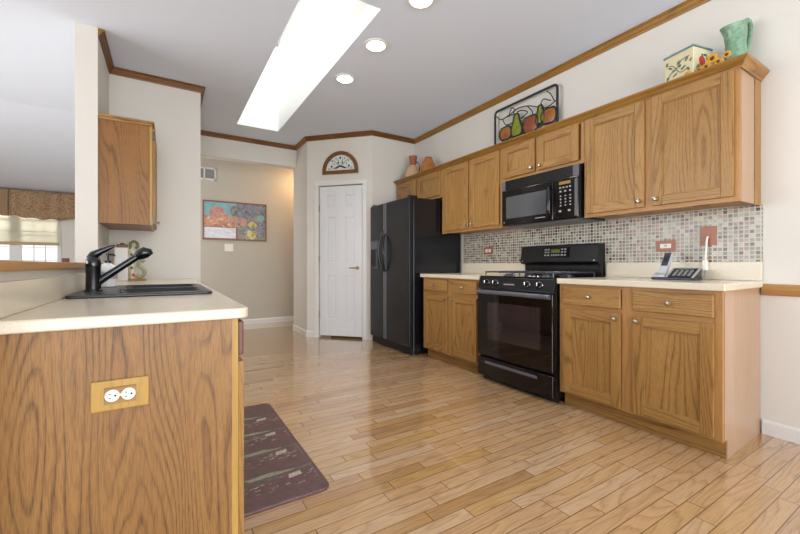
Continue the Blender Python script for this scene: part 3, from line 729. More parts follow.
# wooden outlet plate on the peninsula end panel
t = thing('outlet_plate', 'oak outlet plate with white double socket on the peninsula end panel', 'outlet', (-.106, PY - .006, .655))
build('plate', boxes((-.171, -.041, PY - .0075, PY - .0005, .615, .697)), 'oak_pale', t, bevel=.004, seg=3)
build('insert', boxes((-.142, -.070, PY - .0085, PY - .0076, .633, .679)), 'oak_x', t, bevel=.0005)
for xc in (-.124, -.088):
    bm = B(); lathe(bm, [(.0165, 0), (.0165, .003), (.0155, .004)], (xc, PY - .0086, .656), '-y', 24); r = build('socket_face', bm, 'ivory', t)
    bm = boxes((xc - .0075, xc - .0025, PY - .0131, PY - .0126, .660, .6625), (xc - .0075, xc - .0025, PY - .0131, PY - .0126, .6485, .651))
    n = len(bm.verts); lathe(bm, [(.0028, 0), (.0028, .0005)], (xc + .007, PY - .0126, .656), '-y', 10); build('slots', bm, 'slot', r)
bm = B(); lathe(bm, [(.003, 0), (.003, .002)], (-.106, PY - .0086, .656), '-y', 10); build('screw', bm, 'ivory', t)

# ------------------------------------------------------------ refrigerator
FRY0, FRY1, FX0 = 3.497, 4.425, 2.28
t = thing('refrigerator', 'tall black side-by-side refrigerator with ice dispenser, beside the white pantry door', 'refrigerator', (2.66, 3.96, 0))
build('body', boxes((2.345, 3.03, FRY0 + .004, FRY1 - .004, .02, 1.765)), 'fridge_side', t, bevel=.006)
SEAM = 4.035
for y0, y1 in ((SEAM + .004, FRY1), (FRY0, SEAM - .004)):
    d = build('door', boxes((FX0, 2.338, y0, y1, .095, 1.770)), 'fridge', t, bevel=.012, seg=3)
    left = y0 > SEAM
    ye = SEAM + .022 if left else SEAM - .022
    build('edge_trim', boxes((FX0 - .004, FX0 + .004, ye - .014, ye + .014, .11, 1.762)), 'charcoal', d, bevel=.003)
    yh = ye + (.012 if left else -.010); hz0, hz1 = (.93, 1.43) if left else (.93, 1.385)
    bm = B(); s = 1 if left else -1
    tube(bm, spline([(FX0 - .002, ye, hz0), (FX0 - .035, yh, hz0 + .06), (FX0 - .055, yh + s * .022, (hz0 + hz1) / 2), (FX0 - .035, yh, hz1 - .06), (FX0 - .002, ye, hz1)]), .0125, 12)
    build('handle', bm, 'black_gloss', d, smooth=True)
    if left:
        build('dispenser', boxes((FX0 - .005, FX0 + .002, 4.20, 4.405, .965, 1.325)), 'dispenser_grey', d, bevel=.003)
        build('dispenser_recess', boxes((FX0 - .006, FX0 - .0045, 4.235, 4.395, .99, 1.205)), 'black_void', d)
        build('dispenser_panel', boxes((FX0 - .008, FX0 - .004, 4.215, 4.395, 1.22, 1.31)), 'charcoal', d, bevel=.002)
        build('dispenser_lever', boxes((FX0 - .012, FX0 - .0055, 4.222, 4.246, 1.0, 1.195)), 'handle_grey', d, bevel=.002)
build('hinge_cover', boxes((2.30, 2.40, FRY0 + .01, FRY0 + .07, 1.766, 1.79)), 'black_matte', t, bevel=.004)
build('hinge_cover', boxes((2.30, 2.40, FRY1 - .07, FRY1 - .01, 1.766, 1.79)), 'black_matte', t, bevel=.004)
build('base_grille', boxes((2.312, 2.345, FRY0 + .01, FRY1 - .01, .015, .088), *[(2.306, 2.313, FRY0 + .04, FRY1 - .04, z, z + .008) for z in (.028, .044, .060)]), 'black_matte', t, bevel=.002)
for y in (FRY0 + .05, FRY1 - .05):
    bm = B(); lathe(bm, [(.018, 0), (.018, .02)], (2.37, y, 0), 'z', 12); build('foot', bm, 'charcoal', t)

# ------------------------------------------------------------ range
RY0, RY1 = 1.730, 2.506; RC = (RY0 + RY1) / 2
t = thing('gas_range', 'black gas range with oven door and back control panel between the oak base cabinets', 'stove', (2.71, RC, 0))
build('body', boxes((2.402, 3.035, RY0, RY1, .035, .900)), 'black_satin', t, bevel=.004)
dr = build('oven_door', boxes((2.362, 2.401, RY0 + .004, RY1 - .004, .225, .800)), 'black_glass', t, bevel=.006, seg=3)
build('oven_window', boxes((2.3605, 2.363, RY0 + .11, RY1 - .13, .375, .690)), 'glass_window', dr, bevel=.0005)
bm = B()
tube(bm, [(2.352, RY0 + .020, .777), (2.350, RC, .778), (2.352, RY1 - .020, .777)], .019, 12)
for y in (RY0 + .03, RY1 - .03): tube(bm, [(2.365, y, .776), (2.352, y, .776)], .012, 10)
build('handle', bm, 'handle_grey', dr, smooth=True)
dw = build('storage_drawer', boxes((2.366, 2.401, RY0 + .004, RY1 - .004, .045, .205)), 'black_gloss', t, bevel=.006, seg=3)
bm = B(); prism_y(bm, [(2.3665, .178), (2.350, .172), (2.348, .160), (2.3665, .150)], RY0 + .14, RY1 - .10); build('pull', bm, 'handle_grey', dw, bevel=.002)
build('base_strip', boxes((2.43, 2.46, RY0 + .01, RY1 - .01, 0, .04)), 'black_matte', t)
bm = B(); prism_y(bm, [(2.366, .808), (2.405, .808), (2.46, .904), (2.395, .904)], RY0 + .002, RY1 - .002); cp = build('control_panel', bm, 'black_satin', t, bevel=.003)
nrm = Vector((-(.904 - .808), 0, .029)).normalized()
for y in (RY0 + .13, RY0 + .245, RY1 - .20, RY1 - .10):
    c = Vector((2.3805, y, .856)); bm = B()
    tube(bm, [c, c + nrm * .010, c + nrm * .012], [.026, .025, .019], 18); tube(bm, [c + nrm * .010, c + nrm * .030], [.018, .0155], 18)
    k = build('burner_knob', bm, 'black_gloss', cp, smooth=True)
    bm = B(); tube(bm, [c + nrm * .0302, c + nrm * .0335], [.0045, .004], 8); tube(bm, [c + nrm * .031 + Vector((0, 0, -.013)), c + nrm * .032 + Vector((0, 0, .013))], .0028, 6)
    tube(bm, [c + nrm * .0005 + Vector((0, math.cos(a) * .028, math.sin(a) * .028)) for a in [2 * PI * i / 20 for i in range(20)]], .0012, 5, closed=True)
    build('knob_marking', bm, 'chrome', cp, smooth=True)
for y0, y1, z in ((RC - .02, RC + .09, .852),):
    bm = B(); c = Vector((2.3805, 0, .856)) + nrm * .0005
    box(bm, 2.374, 2.3795, y0, y1, .847, .856); build('badge', bm, 'button', cp)
build('warning_strip', boxes((2.362, 2.3665, RY0 + .01, RC - .02, .8085, .812)), 'handle_grey', cp)
build('cooktop', boxes((2.397, 3.02, RY0 + .001, RY1 - .001, .900, .916)), 'black_gloss', t, bevel=.005)
for yc in (RY0 + .20, RY1 - .20):
    for xc in (2.55, 2.82):
        bm = B(); lathe(bm, [(.050, .9162), (.050, .922), (.036, .924), (.036, .932), (.030, .936)], (xc, yc, 0), 'z', 20); build('burner', bm, 'iron', t, smooth=True)
bm = B(); lathe(bm, [(.075, .9162), (.075, .919), (.06, .922), (.03, .924)], (2.69, RC, 0), 'z', 24, sx=1.6); build('center_plate', bm, 'chrome', t, smooth=True)
for yc in (RY0 + .20, RY1 - .20):
    bm = B(); y0, y1, x0, x1, z = yc - .155, yc + .155, 2.425, 2.945, .949
    tube(bm, [(x0, y0, z), (x1, y0, z), (x1, y1, z), (x0, y1, z)], 0.008, 6, closed=True)
    tube(bm, [(x0, yc, z), (x1, yc, z)], 0.008, 6)
    for x in (2.55, 2.685, 2.82): tube(bm, [(x, y0, z), (x, y1, z)], 0.008, 6)
    for x in (x0, x1):
        for y in (y0, y1): tube(bm, [(x, y, z), (x, y, .9162)], .007, 6)
    for x in (2.55, 2.82):
        for k in range(4):
            a = PI / 4 + k * PI / 2; tube(bm, [(x + .03 * math.cos(a), yc + .03 * math.sin(a), z + .003), (x + .10 * math.cos(a), yc + .10 * math.sin(a), z)], .0055, 6)
    build('grate', bm, 'iron', t)
bm = B(); prism_y(bm, [(3.034, .916), (2.992, .916), (2.985, 1.015), (2.932, 1.022), (2.920, 1.040), (2.938, 1.178), (2.950, 1.187), (3.034, 1.187)], RY0 + .004, RY1 - .004)
bg = build('backguard', bm, 'black_satin', t, bevel=.003)
def bgx(z): return 2.920 + (z - 1.040) / (1.178 - 1.040) * .018
bm = B(); prism_y(bm, [(bgx(1.075) - .003, 1.075), (bgx(1.165) - .003, 1.165), (bgx(1.165) + .004, 1.165), (bgx(1.075) + .004, 1.075)], RC - .14, RC + .14); dp = build('display_panel', bm, 'black_gloss', bg, bevel=.001)
bm = B(); prism_y(bm, [(bgx(1.118) - .005, 1.118), (bgx(1.148) - .005, 1.148), (bgx(1.148) - .002, 1.148), (bgx(1.118) - .002, 1.118)], RC - .042, RC + .045); build('clock_display', bm, 'olive', bg)
bm = B()
for y0 in (RC - .105, RC - .075, RC + .062, RC + .092):
    for z in (1.092, 1.118, 1.142): prism_y(bm, [(bgx(z) - .0045, z), (bgx(z + .012) - .0045, z + .012), (bgx(z + .012) - .002, z + .012), (bgx(z) - .002, z)], y0, y0 + .020)
for k in range(4):
    y0 = RC - .04 + k * .023; z = 1.092; prism_y(bm, [(bgx(z) - .0045, z), (bgx(z + .012) - .0045, z + .012), (bgx(z + .012) - .002, z + .012), (bgx(z) - .002, z)], y0, y0 + .014)
build('keypad', bm, 'button', bg)
build('vent_slot', boxes((2.982, 2.9875, RY0 + .05, RY1 - .05, .985, .995)), 'slot', bg)
for y in (RY0 + .03, RY1 - .03):
    bm = B(); lathe(bm, [(.007, 0), (.006, .003)], (2.9205, y, 1.048), '-x', 10); build('screw', bm, 'nickel', bg)

# ------------------------------------------------------------ microwave
MY0, MY1, MX = 1.735, 2.507, 2.672
t = thing('microwave_oven', 'black microwave hood mounted over the range under the oak cabinet', 'microwave', (2.86, 2.12, 1.372))
build('body', boxes((2.70, 3.035, MY0, MY1, 1.372, 1.787)), 'black_satin', t, bevel=.003)
build('underside', boxes((2.72, 3.02, MY0 + .03, MY1 - .03, 1.366, 1.372)), 'charcoal', t)
build('vent_grille', boxes((2.684, 2.70, MY0, MY1, 1.698, 1.787), *[(2.680, 2.686, MY0 + .05, MY1 - .05, z, z + .007) for z in (1.712, 1.727, 1.742, 1.757, 1.772)]), 'black_satin', t, bevel=.0015)
build('vent_corner', boxes((2.678, 2.685, MY0, MY0 + .05, 1.698, 1.787)), 'charcoal', t, bevel=.002)
build('vent_corner', boxes((2.678, 2.685, MY1 - .035, MY1, 1.698, 1.787)), 'charcoal', t, bevel=.002)
d = build('door', boxes((MX, 2.70, 1.958, MY1, 1.376, 1.694)), 'black_gloss', t, bevel=.006, seg=3)
build('window', boxes((MX - .001, MX + .002, 2.02, MY1 - .055, 1.435, 1.632)), 'micro_window', d)
build('badge', boxes((MX - .002, MX + .001, 2.03, 2.13, 1.405, 1.412)), 'button', d)
bm = B(); lathe(bm, [(.006, 0), (.006, .002)], (MX + .0005, MY1 - .03, 1.402), '-x', 12); build('emblem', bm, 'button', d)
bm = B(); tube(bm, spline([(MX + .004, 1.985, 1.655), (MX - .030, 1.975, 1.62), (MX - .036, 1.97, 1.53), (MX - .030, 1.975, 1.44), (MX + .004, 1.985, 1.395)]), .0145, 12); build('handle', bm, 'black_gloss', d, smooth=True)
cp = build('control_panel', boxes((MX, 2.70, MY0, 1.952, 1.376, 1.694)), 'black_gloss', t, bevel=.006, seg=3)
build('clock_display', boxes((MX - .0015, MX + .001, 1.80, 1.90, 1.648, 1.672)), 'amber', cp)
build('sheen_strip', boxes((MX - .002, MX + .001, MY0 + .006, MY0 + .030, 1.39, 1.68)), 'handle_grey', cp, bevel=.001)  # grey strip paints the reflection at the panel's near edge
bm = B()
for r, z in enumerate((1.618, 1.588, 1.552, 1.527, 1.502, 1.477)):
    for c in range(4 if r in (0,) else 3):
        y = 1.795 + c * (.029 if r == 0 else .042); box(bm, MX - .0015, MX + .001, y, y + (.016 if r < 2 else .013), z, z + (.012 if r < 2 else .010))
for y in (1.80, 1.88): box(bm, MX - .0015, MX + .001, y, y + .022, 1.43, 1.446)
build('keypad', bm, 'button', cp)

# ------------------------------------------------------------ outlets, phone
def wall_plate(label, yc, zc, w, h, m, horizontal=True):
    t = thing('outlet_plate', label, 'outlet', (3.037, yc, zc), 'outlets in the mosaic backsplash')
    build('plate', boxes((3.033, 3.0398, yc - w / 2, yc + w / 2, zc - h / 2, zc + h / 2)), m, t, bevel=.002)
    return t
t = wall_plate('copper outlet plate with white socket in the mosaic tiles above the telephone', 1.297, 1.146, .125, .08, 'copper')
build('socket', boxes((3.0305, 3.0335, 1.262, 1.332, 1.130, 1.162)), 'ivory', t, bevel=.002)
build('slots', boxes((3.0300, 3.0306, 1.287, 1.307, 1.143, 1.149)), 'slot', t)
t = wall_plate('small red-brown outlet plate with white sockets in the mosaic tiles left of the range', 3.040, 1.168, .128, .080, 'red_plate')
for y in (3.022, 3.068):
    build('socket', boxes((3.0305, 3.0335, y - .017, y + .017, 1.150, 1.186)), 'ivory', t, bevel=.003)
t = wall_plate('square copper telephone jack plate with white cord in the mosaic tiles near the right end', 1.047, 1.202, .088, .125, 'copper')
build('jack', boxes((3.029, 3.0335, 1.035, 1.059, 1.185, 1.205)), 'copper', t, bevel=.002)
t = thing('telephone_cord', 'white cord hanging from the copper jack plate down to the telephone', 'cord', (3.0, 1.05, .9145))
bm = B(); tube(bm, spline([(3.0285, 1.047, 1.195), (3.016, 1.048, 1.185), (3.010, 1.051, 1.12), (3.008, 1.055, 1.035)]), .0062, 10); build('white_lead', bm, 'ivory', t, smooth=True)
bm = B(); prism_z(bm, rrect(2.994, 3.020, 1.040, 1.070, .008), .975, 1.040); build('adapter', bm, 'ivory', t, bevel=.004)
bm = B(); tube(bm, spline([(3.005, 1.055, .976), (2.996, 1.052, .945), (2.97, 1.045, .932), (2.93, 1.05, .936)]), .0045, 8); build('grey_lead', bm, 'cord_grey', t, smooth=True)

t = thing('cordless_telephone', 'silver and black cordless telephone with handset upright in its base on the right countertop', 'telephone', (2.84, 1.15, .9142))
bm = B(); prism_z(bm, rrect(2.765, 2.915, 1.03, 1.275, .02), .9142, .930); build('base', bm, 'phone_black', t, bevel=.005)
bm = B(); prism_y(bm, [(2.775, .930), (2.905, .930), (2.905, .985), (2.888, .990)], 1.035, 1.185); kp = build('answering_unit', bm, 'phone_black', t, bevel=.004)
for a, b in ((1.033, 1.045), (1.178, 1.190)):
    bm = B(); prism_y(bm, [(2.768, .930), (2.778, .930), (2.893, .990), (2.884, .990)], a, b); build('silver_edge', bm, 'silver', t)
bm = B()
def slope(x): return .9305 + (x - 2.775) / (2.888 - 2.775) * .0600
for i in range(3):
    for j in range(4):
        x = 2.795 + i * .024; y = 1.060 + j * .027
        prism_y(bm, [(x, slope(x)), (x + .014, slope(x + .014)), (x + .0125, slope(x + .014) + .004), (x - .0015, slope(x) + .004)], y, y + .016)
build('keypad', bm, 'button', t)
build('message_display', boxes((2.868, 2.872, 1.07, 1.15, .982, .992)), 'phone_screen', t)
bm = B(); prism_y(bm, [(2.775, .930), (2.900, .930), (2.885, .955), (2.830, .960), (2.785, .945)], 1.195, 1.268); build('cradle', bm, 'silver', t, bevel=.005)
bm = B(); prism(bm, rrect(1.208, 1.256, 0, .150, .012), lambda p: (2.818 + p[1] * .33, p[0] - p[1] * .16, .945 + p[1]), lambda p: (2.843 + p[1] * .33, p[0] - p[1] * .16, .938 + p[1])); h = build('handset', bm, 'silver', t, bevel=.003)
def hs(y0, y1, q0, q1, nm, m):
    bm = B(); prism(bm, [(y0, q0), (y1, q0), (y1, q1), (y0, q1)], lambda p: (2.815 + p[1] * .33, p[0] - p[1] * .16, .946 + p[1]), lambda p: (2.819 + p[1] * .33, p[0] - p[1] * .16, .945 + p[1])); build(nm, bm, m, h)
hs(1.213, 1.251, .060, .146, 'handset_front', 'phone_black'); hs(1.217, 1.247, .085, .125, 'screen', 'phone_screen')

# ------------------------------------------------------------ on top of the cabinets
TZ = UT + .0005
ax = math.radians(-12); bc = Vector((2.862, 1.098, TZ))
t = thing('painted_box', 'cream painted box with apple and leaf decoration on top of the right upper cabinet', 'box', tuple(bc), local=True, rot=ax)
w, l, hh = .085, .090, .225
bm = B(); prism_z(bm, rrect(-w, w, -l, l, .004, 2), 0, hh); build('body', bm, 'box_cream', t, bevel=.003)
bm = B(); prism_z(bm, rrect(-w - .006, w + .006, -l - .006, l + .006, .006, 2), hh, hh + .010); build('lid', bm, 'box_teal', t, bevel=.002)
bm = B(); prism_z(bm, rrect(-w + .02, w - .02, -l + .02, l - .02, .006, 2), hh + .0102, hh + .02); lathe(bm, [(.012, hh + .02), (.015, hh + .032), (.008, hh + .04)], (-.05, .05, 0), 'z', 12); build('lid_top', bm, 'box_cream', t, bevel=.002)
bm = B(); ellipsoid(bm, (-.005, -l - .0005, .145), .030, .004, .034, 16, 9); build('painted_apple', bm, 'apple_red', t, smooth=True)
bm = B(); ellipsoid(bm, (.022, -l - .001, .186), .018, .003, .008, 10, 7); ellipsoid(bm, (-.006, -l - .001, .184), .008, .003, .006, 10, 7); ellipsoid(bm, (.04, -l - .001, .165), .007, .003, .014, 10, 7)
ellipsoid(bm, (-.02, -l - .001, .078), .018, .003, .007, 10, 7); ellipsoid(bm, (.03, -l - .001, .084), .016, .003, .006, 10, 7); build('painted_leaf', bm, 'leaf', t, smooth=True)
bm = B(); vine = spline([(-w - .001, .08, .05), (-w - .001, .05, .11), (-w - .001, .01, .13), (-w - .001, -.02, .17), (-w - .001, -.065, .18)], 6)
tube(bm, vine, .0028, 5); tube(bm, spline([(-w - .001, .075, .175), (-w - .001, .03, .155), (-w - .001, -.01, .10), (-w - .001, -.06, .105)], 6), .0025, 5)
for k, (yy, z, a, b) in enumerate(((-.05, .165, .008, .016), (-.03, .12, .018, .007), (0, .165, .007, .013), (.02, .095, .018, .006), (.05, .15, .015, .006), (-.06, .10, .007, .014), (.065, .09, .009, .010), (.0, .06, .015, .007), (.07, .185, .007, .010), (.03, .125, .012, .007), (-.01, .14, .008, .010), (.055, .055, .012, .006), (-.075, .15, .006, .012))):
    n = len(bm.verts); ellipsoid(bm, (0, 0, 0), .003, a, b, 10, 7); bm.verts.ensure_lookup_table(); an = .6 * (-1) ** k
    for v in bm.verts[n:]: v.co = Vector((-w - .0005 + v.co.x, yy + v.co.y * math.cos(an) - v.co.z * math.sin(an), z + v.co.y * math.sin(an) + v.co.z * math.cos(an)))
build('painted_vine', bm, 'vine', t, smooth=True)
bm = B(); ellipsoid(bm, (-w - .001, -.055, .066), .003, .022, .018, 12, 7); build('painted_pear', bm, 'petal', t, smooth=True)

# green pitcher
pc = Vector((2.905, .868, TZ))
t = thing('pitcher', 'celadon green ceramic pitcher standing at the right end on top of the cabinets', 'pitcher', tuple(pc), local=True, rot=math.radians(-31.76))
bm = B()
lathe(bm, [(.052, 0), (.058, .006), (.061, .06), (.058, .14), (.054, .22), (.055, .29), (.060, .335), (.062, .345), (.056, .344), (.050, .30), (.046, .20)], (0, 0, 0), 'z', 28)
for v in bm.verts:
    if v.co.z > .25 and v.co.x < 0: v.co.x -= (v.co.z - .25) * .35 * max(0, -v.co.x / .06); v.co.z -= (v.co.z - .25) * .12 * max(0, -v.co.x / .06)
    elif v.co.z > .25: v.co.z += (v.co.z - .25) * .15 * (v.co.x / .06)
build('body', bm, 'pitcher', t, smooth=True)
bm = B(); tube(bm, spline([(.046, 0, .30), (.054, 0, .355), (.074, 0, .380), (.096, 0, .355), (.098, 0, .30), (.084, 0, .22), (.068, 0, .15), (.058, 0, .11)]), [.0145] * 57, 12); build('handle', bm, 'pitcher', t, smooth=True)

t.scale = (.9, .9, .9)
# artificial sunflowers between box and pitcher
t = thing('sunflower_spray', 'small spray of yellow artificial sunflowers lying between the cream box and green pitcher', 'flowers', (2.80, .93, TZ))
fl = [((2.770, 0.935, TZ + .105), .030), ((2.762, .962, TZ + .066), .024), ((2.775, .868, TZ + .098), .022), ((2.765, .905, TZ + .072), .022), ((2.768, 1.0, TZ + .065), .018)]
bm = B()
for (c, r) in fl: tube(bm, spline([(2.84, .93, TZ + .004), (2.81, (c[1] + .93) / 2, TZ + .04), c]), .003, 6)
build('stem', bm, 'leaf', t)
for c, r in fl:
    bm = B()
    for k in range(10):
        a = 2 * PI * k / 10; ellipsoid(bm, (c[0] - .004, c[1] + math.cos(a) * r * .62, c[2] + math.sin(a) * r * .62), .004, r * (.38 if abs(math.cos(a)) > .5 else .2), r * (.38 if abs(math.sin(a)) > .5 else .2), 8, 5)
    f = build('flower', bm, 'petal', t, smooth=True)
    bm = B(); ellipsoid(bm, (c[0] - .008, c[1], c[2]), .006, r * .36, r * .36, 10, 7); build('flower_eye', bm, 'flower_eye', f, smooth=True)
for k, (y, z, a, b) in enumerate(((.985, .050, .026, .012), (.95, .040, .024, .014), (.89, .048, .024, .012), (1.01, .085, .010, .026), (.925, .058, .014, .020), (.855, .060, .018, .010))):
    bm = B(); ellipsoid(bm, (2.785, y, TZ + z), .005, a, b, 10, 7); build('leaf', bm, 'leaf', t, smooth=True)

# metal fruit panel
AX = 2.995; AY0, AY1, AZ0, AZ1 = 2.135, 2.915, TZ, 2.655
t = thing('fruit_wall_panel', 'black wire framed metal panel of painted apples and pears leaning above the microwave cabinet', 'wall art', (AX, 2.52, TZ))
bm = B(); tube(bm, [(AX, p[0], p[1]) for p in rrect(AY0 + .012, AY1 - .012, AZ0 + .012, AZ1 - .012, .04, 5)], .012, 8, closed=True); build('frame', bm, 'wire', t, smooth=True)
def ap(y, z): return (AX - .004, AY0 + y, AZ0 + z)    # y measured from the right end
bm = B()
for pts in ([(.02, .47), (.10, .40), (.20, .41), (.32, .44), (.45, .42), (.58, .36), (.66, .33), (.76, .36)],
            [(.12, .40), (.16, .33), (.24, .32), (.32, .36), (.26, .40), (.18, .40)], [(.20, .40), (.24, .47), (.28, .44), (.26, .40)], [(.30, .37), (.36, .33), (.44, .36), (.38, .40), (.31, .41)],
            [(.44, .42), (.50, .34), (.48, .26)], [(.58, .36), (.62, .42), (.70, .38)], [(.66, .33), (.72, .27), (.70, .22)], [(.74, .36), (.70, .44), (.66, .48)], [(.17, .33), (.16, .24)], [(.28, .36), (.29, .28)], [(.60, .36), (.58, .30)]):
    tube(bm, spline([ap(.78 - p[0], p[1]) for p in pts], 5), .0052, 6)
build('vine_wire', bm, 'wire', t, smooth=True)
def fruit(nm, m, prof, y, zb, sc):
    """outline half profile (radius, height) turned into a flattened painted fruit with a dark rim"""
    bm = B(); lathe(bm, [(max(r, .001) * sc, h * sc) for r, h in prof], (0, 0, 0), 'z', 20)
    for v in bm.verts: v.co = Vector((AX - .006 + v.co.x * .16, AY0 + y + v.co.y, AZ0 + zb + v.co.z))
    f = build(nm, bm, m, t, smooth=True)
    out = [(AX - .006, AY0 + y + s * r * sc, AZ0 + zb + h * sc) for s, ps in ((1, prof), (-1, prof[::-1])) for r, h in ps if r > .004]
    bm = B(); tube(bm, [(p[0] - .004, p[1], p[2]) for p in out], .009, 6, closed=True); build('outline', bm, 'wire', f, smooth=True)
APPLE = [(.0, .01), (.05, .0), (.085, .03), (.10, .08), (.095, .13), (.065, .165), (.03, .168), (.0, .155)]
PEAR = [(.0, .0), (.05, .005), (.075, .04), (.078, .08), (.06, .14), (.042, .19), (.036, .23), (.022, .255), (.0, .262)]
fruit('painted_apple', 'fruit_orange', APPLE, .618, .170, .78)
fruit('painted_pear', 'fruit_green', PEAR, .473, .165, .88)
fruit('painted_apple', 'fruit_red', APPLE, .302, .155, .92)
fruit('painted_pear', 'fruit_green', PEAR, .187, .200, .68)
fruit('painted_apple', 'fruit_orange', APPLE, .096, .175, .82)

# pottery at the far end
jc = Vector((2.86, 4.28, TZ))
t = thing('pottery_jug', 'beige pottery jug with flared terracotta neck on top of the cabinet above the refrigerator', 'jug', tuple(jc))
bm = B(); lathe(bm, [(.07, 0), (.100, .02), (.112, .09), (.098, .15), (.068, .20), (.042, .222), (.040, .226)], tuple(jc), 'z', 24); build('body', bm, 'jug_beige', t, smooth=True)
bm = B(); lathe(bm, [(.040, .226), (.042, .26), (.048, .30), (.056, .335), (.058, .352), (.050, .352), (.04, .32)], tuple(jc), 'z', 20); n = build('neck', bm, 'terracotta', t, smooth=True)
bm = B(); tube(bm, spline([tuple(jc + Vector(p)) for p in ((.02, -.045, .27), (.03, -.085, .24), (.035, -.105, .17), (.03, -.100, .12))]), .009, 8); build('handle', bm, 'lid_brown', t, smooth=True)
vc = Vector((2.86, 3.93, TZ))
t = thing('pottery_vase', 'amber brown bell-shaped pottery vase beside the beige jug on top of the cabinets', 'vase', tuple(vc))
bm = B(); lathe(bm, [(.10, 0), (.115, .02), (.115, .07), (.100, .12), (.076, .18), (.055, .225), (.048, .236)], tuple(vc), 'z', 24); build('body', bm, 'amber_pot', t, smooth=True)
bm = B(); lathe(bm, [(.048, .236), (.050, .246), (.040, .254), (.02, .257)], tuple(vc), 'z', 20); build('rim', bm, 'terracotta', t, smooth=True)

# ------------------------------------------------------------ wall hung things
t = thing('arched_wall_ornament', 'half-round oak framed ornament with dark leaf wreath above the pantry door', 'wall ornament', (0, 0, 0), local=True)
ctr, zb, Ro, Ri = .508, 2.262, .262, .212
bm = B(); pbox(bm, ctr - Ro, ctr + Ro, .0008, .022, zb, zb + .048)
prof = [(Ro * math.cos(PI * i / 28), Ro * math.sin(PI * i / 28)) for i in range(29)]; pri = [(Ri * math.cos(PI * i / 28), Ri * math.sin(PI * i / 28)) for i in range(29)]
zz = zb + .048
for i in range(28):
    q = [prof[i], prof[i + 1], pri[i + 1], pri[i]]
    prism(bm, q, lambda p: pw(ctr + p[0], .0008, zz + p[1]), lambda p: pw(ctr + p[0], .022, zz + p[1]))
bmesh.ops.remove_doubles(bm, verts=bm.verts, dist=1e-5)
root = t
def lb(nm, bm, m, par=None, **k): return build(nm, bm, m, par or root, **k)
lb('frame', bm, 'oak_crown_x')
bm = B(); prism(bm, pri, lambda p: pw(ctr + p[0], .0010, zz + p[1]), lambda p: pw(ctr + p[0], .006, zz + p[1])); lb('glass', bm, 'arch_glass')
bm = B()
for a, r, q in [(math.radians(x), .135, .017) for x in (20, 160)] + [(math.radians(x), .165, .010) for x in (45, 68, 112, 135)] + [(math.radians(90), .16, .017), (math.radians(72), .10, .015), (math.radians(108), .10, .015), (math.radians(40), .12, .010), (math.radians(140), .12, .010), (math.radians(8), .17, .008), (math.radians(172), .17, .008)]:
    n = len(bm.verts); ellipsoid(bm, (0, 0, 0), q * .8, .004, q, 10, 7); bm.verts.ensure_lookup_table()
    for v in bm.verts[n:]: v.co = pw(ctr + r * math.cos(a) + v.co.x, .008 + v.co.y, zz + .012 + r * math.sin(a) + v.co.z)
for k in range(9):
    n = len(bm.verts); ellipsoid(bm, (0, 0, 0), .022, .004, .010, 10, 7); bm.verts.ensure_lookup_table()
    for v in bm.verts[n:]: v.co = pw(ctr + (k - 4) * .017 + v.co.x, .008 + v.co.y, zz + .062 - abs(k - 4) * .007 + v.co.z)
for s in (-1, 1):
    tube(bm, [pw(ctr + s * (.02 + .15 * q), .008, zz + .05 + .10 * math.sin(q * 2.2)) for q in [i / 8 for i in range(9)]], .0028, 6)
    tube(bm, [pw(ctr + s * (.02 + .16 * q), .008, zz + .05 - .035 * q) for q in [i / 5 for i in range(6)]], .0025, 6)
    tube(bm, [pw(ctr + s * (.01 + .03 * q), .008, zz + .055 + .11 * q) for q in [i / 5 for i in range(6)]], .0025, 6)
lb('wreath', bm, 'leaf_dark', smooth=True)

HY = 6.8495
t = thing('framed_poster', 'wide framed colourful poster collage hanging on the taupe hall wall', 'picture', (1.0, HY, 1.42))
fx0, fx1, fz0, fz1 = .500, 1.492, 1.420, 2.062
build('frame', boxes((fx0, fx1, HY - .022, HY, fz0, fz0 + .022), (fx0, fx1, HY - .022, HY, fz1 - .022, fz1), (fx0, fx0 + .022, HY - .022, HY, fz0 + .022, fz1 - .022), (fx1 - .022, fx1, HY - .022, HY, fz0 + .022, fz1 - .022)), 'pic_frame', t, bevel=.002)
ix0, ix1, iz0, iz1 = fx0 + .022, fx1 - .022, fz0 + .022, fz1 - .022; W_, H_ = ix1 - ix0, iz1 - iz0
arts = ['art_sky', 'art_warm', 'art_pink', 'art_cool', 'art_grey', 'art_yellow', 'art_white', 'pic_frame']
bm = B()
def ar(u0, u1, v0, v1, mi, lift=0): box(bm, ix0 + u0 * W_, ix0 + u1 * W_, HY - .012 - lift, HY - .002, iz0 + v0 * H_, iz0 + v1 * H_, mi)
ar(0, .51, .62, 1, 0); ar(0, .53, .33, .62, 1); ar(.51, 1, .62, 1, 3); ar(.53, 1, 0, .62, 4); ar(0, .50, .02, .31, 6); ar(0, .53, .31, .33, 7); ar(.50, .53, 0, .31, 7); ar(0, .5, 0, .02, 7)
def blob(u, v, ru, rv, mi, lift):
    pts = [(ix0 + (u + ru * math.cos(a)) * W_, iz0 + (v + rv * math.sin(a)) * H_) for a in [2 * PI * k / 18 for k in range(18)]]
    prism_y(bm, pts, HY - .012 - lift, HY - .004, mi)
blob(.20, .72, .12, .17, 2, .0006); blob(.30, .55, .10, .16, 1, .001); blob(.46, .50, .07, .14, 2, .0008); blob(.10, .50, .07, .12, 1, .0012); blob(.47, .78, .06, .16, 4, .0006)
blob(.78, .42, .07, .09, 5, .0006); blob(.76, .16, .08, .15, 5, .001); blob(.93, .3, .08, .2, 3, .0006); blob(.62, .48, .06, .10, 2, .0006); blob(.78, .30, .09, .05, 3, .0012); blob(.92, .62, .06, .10, 0, .0008)
build('print', bm, arts, t)

